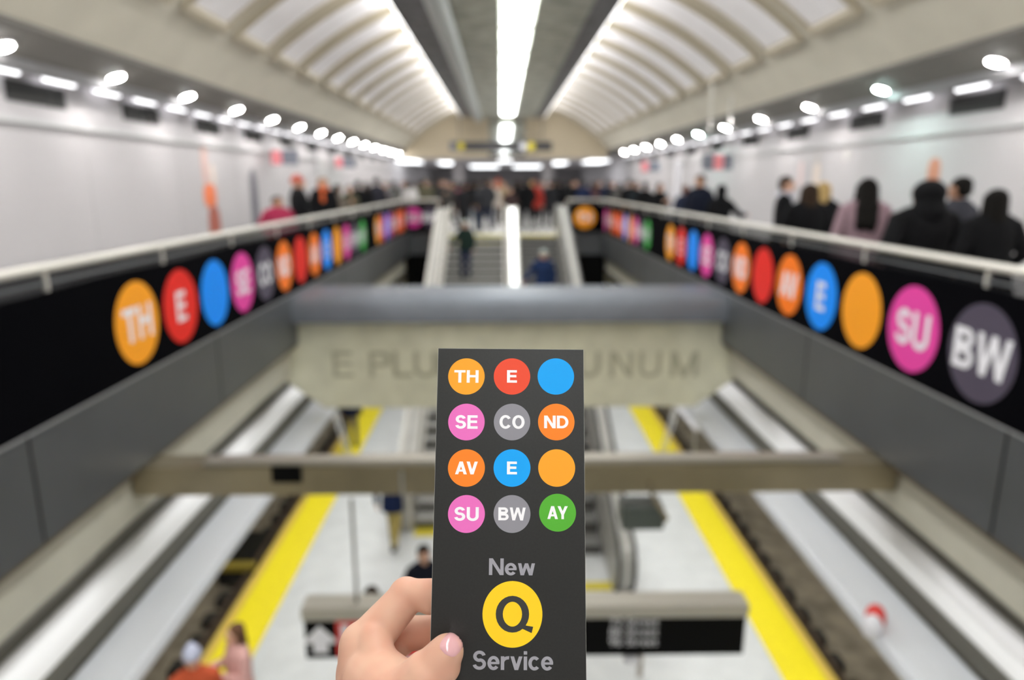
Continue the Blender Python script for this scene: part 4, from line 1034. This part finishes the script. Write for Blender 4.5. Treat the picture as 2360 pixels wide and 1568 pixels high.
def spot(px, py, r, c, s, cap_px, ry=None, lm=None, sw=.19, dy=0):
    u, v, t = on_card(px, py); k = t / FPX
    b = BM(); disc(b, (0, 0, 0), (1, 0, 0), (0, 1, 0), (0, 0, 1), r * k, (ry or r) * k, .00004, 72)
    o = add('printed_disc', b, CMm[c]); on(o, u, v, .00004)
    o['label'] = c + ' disc' + (' reading ' + s if s else ' without letters')
    if s:
        me, w_, h_ = text_mesh(s, .02, 0, sw)
        sc = cap_px * k / h_; sx = {'TH': 56, 'E': 23, 'SE': 52, 'CO': 58, 'ND': 56, 'AV': 52, 'SU': 57, 'BW': 63, 'AY': 47, 'Q': 77}[s] * k / w_
        me.transform(Matrix.Diagonal((sx, sc, .1, 1)))
        q = add('lettering', me, lm or M_cw, o); q.location = (0, dy * k, .00008)
rows = [(868, [(1075, 'orange', 'TH'), (1180, 'red', 'E'), (1281, 'blue', '')], 42), (973, [(1075, 'pink', 'SE'), (1180, 'grey', 'CO'), (1282, 'tangerine', 'ND')], 42),
        (1079, [(1075, 'tangerine', 'AV'), (1180, 'blue', 'E'), (1283, 'orange', '')], 42.5), (1185, [(1075, 'pink', 'SU'), (1180, 'grey', 'BW'), (1285, 'green', 'AY')], 42.5)]
for y, row, r in rows:
    for x, c, s in row: spot(x, y - (3 if s == 'AY' else 0), r, c, s, {'CO': 31, 'SE': 31, 'SU': 31}.get(s, 29))
spot(1181, 1416, 69, 'yellow', 'Q', 79, 73, mat('print_black', (.024, .023, .022), .5), .165)
for s, px, py, wpx, hpx in (('New', 1180, 1307, 106, 37), ('Service', 1182, 1523, 186, 41)):
    u, v, t = on_card(px, py)
    me, w_, h_ = text_mesh(s, .02, 0, .17, .06, 1.12); sc = wpx * t / FPX / w_; me.transform(Matrix.Diagonal((sc, hpx * t / FPX / h_, .1, 1)))
    on(add('lettering', me, M_cl), u, v, .00008)

# ------------------------------------------------------------------ the hand that holds it
hand = empty('person', at_d(880, 1560, .33), 'bare hand and forearm of the viewer holding the disc card, thumb in front', 'person')
bpy.context.view_layer.update()
HI = Matrix.Translation(-hand.location)
def hp(p): return at_d(p[0], p[1], p[2])
def hcap(b, p, q, rp, rq, **k): cap(b, hp(p), hp(q), rp * p[2] / FPX, rq * q[2] / FPX, 18, **k)
def hell(b, p, r): k = p[2] / FPX; ell(b, hp(p), (r * k, r * k, r * k))
b = BM()
# index finger: knuckle, middle joint, behind the card, tip
hcap(b, (838, 1490, .338), (940, 1373, .345), 56, 41); hcap(b, (940, 1373, .345), (1058, 1367, .336), 39, 34); hcap(b, (1058, 1367, .336), (1128, 1385, .331), 34, 27)
hell(b, (936, 1372, .345), 42); hell(b, (928, 1402, .342), 32); hell(b, (990, 1384, .3405), 33)
# middle finger, deeper
hcap(b, (826, 1540, .356), (936, 1460, .362), 50, 41); hcap(b, (936, 1460, .362), (1058, 1455, .344), 41, 36); hcap(b, (1058, 1455, .344), (1135, 1462, .334), 36, 27)
# ring and little fingers, hidden lower
hcap(b, (830, 1625, .366), (930, 1580, .372), 52, 42); hcap(b, (930, 1580, .372), (1050, 1556, .350), 40, 34); hcap(b, (1050, 1556, .350), (1120, 1550, .336), 34, 27)
hcap(b, (850, 1700, .370), (935, 1665, .374), 44, 36); hcap(b, (935, 1665, .374), (1030, 1640, .352), 34, 29); hcap(b, (1030, 1640, .352), (1080, 1630, .338), 29, 24)
# palm and back of the hand
hcap(b, (838, 1490, .338), (872, 1760, .325), 58, 104); hcap(b, (826, 1550, .356), (885, 1760, .340), 52, 104); hcap(b, (830, 1625, .366), (890, 1770, .350), 50, 95)
hell(b, (862, 1580, .333), 88)
hell(b, (880, 1640, .330), 110)
# web and thumb
hcap(b, (864, 1566, .327), (912, 1612, .312), 78, 86)
hcap(b, (860, 1470, .334), (872, 1540, .326), 40, 50)
hcap(b, (880, 1700, .318), (925, 1615, .308), 105, 82)
hcap(b, (922, 1622, .307), (980, 1558, .303), 80, 56)
hcap(b, (980, 1558, .303), (1028, 1504, .3035), 54, 42)
hell(b, (1018, 1534, .304), 46)
hell(b, (1032, 1497, .3045), 36)
hell(b, (974, 1543, .303), 42)
# wrist and forearm
hcap(b, (880, 1760, .328), (905, 1960, .305), 118, 125); hcap(b, (905, 1960, .305), (900, 3000, .235), 125, 260)
M_skin = mat('hand_skin', (.64, .39, .285), .5, col2=(.61, .325, .235), scale=60, detail=1, sss=.12, spec=.35, bump=.03)
me = remesh(b, .00075, 22, .6)
o = add('body', me, M_skin); o.parent = hand; o.matrix_parent_inverse = HI; o['label'] = 'bare skin of hand and forearm'
# thumb nail: a thin curved plate following the thumb's own surface
from mathutils.bvhtree import BVHTree
HB_ = BVHTree.FromPolygons([v.co[:] for v in me.vertices], [p.vertices[:] for p in me.polygons])
def nail():
    ax, si = Vector((.60, -.80)), Vector((.80, .60)); c = Vector((1042, 1485.5)); b = BM(); nu, nv = 18, 22; G = []
    for i in range(nv + 1):
        t = -1 + 2 * i / nv; row = []
        wd = max(.0, 1 - abs(t) ** (2.6 if t > 0 else 3.2)) ** .45
        for j in range(nu + 1):
            s_ = (-1 + 2 * j / nu) * wd
            q = c + ax * (28 * t) + si * (24 * s_)
            h, n, _, _ = HB_.ray_cast(Vector((0, 0, EYE)), ray(q.x, q.y).normalized())
            if h is None or h.y > .45: row.append(None); continue
            e = max(abs(s_), abs(t))
            row.append((b.verts.new(h + n * (.00062 - .0005 * e ** 4)), b.verts.new(h - n * .0006)))
        G.append(row)
    for i in range(nv):
        for j in range(nu):
            qd = (G[i][j], G[i + 1][j], G[i + 1][j + 1], G[i][j + 1])
            if None in qd: continue
            for k in (0, 1): b.faces.new([v[k] for v in qd])
    for e in [e for e in b.edges if len(e.link_faces) == 1 and any(True for _ in e.verts)]: pass
    bmesh.ops.remove_doubles(b, verts=b.verts, dist=.00003)
    return b
o = add('thumbnail', nail(), mat('pink_nail', (.66, .36, .38), .16, coat=.5, spec=.5), smooth=True); o.parent = hand; o.matrix_parent_inverse = HI; o['label'] = 'glossy pale pink thumbnail'
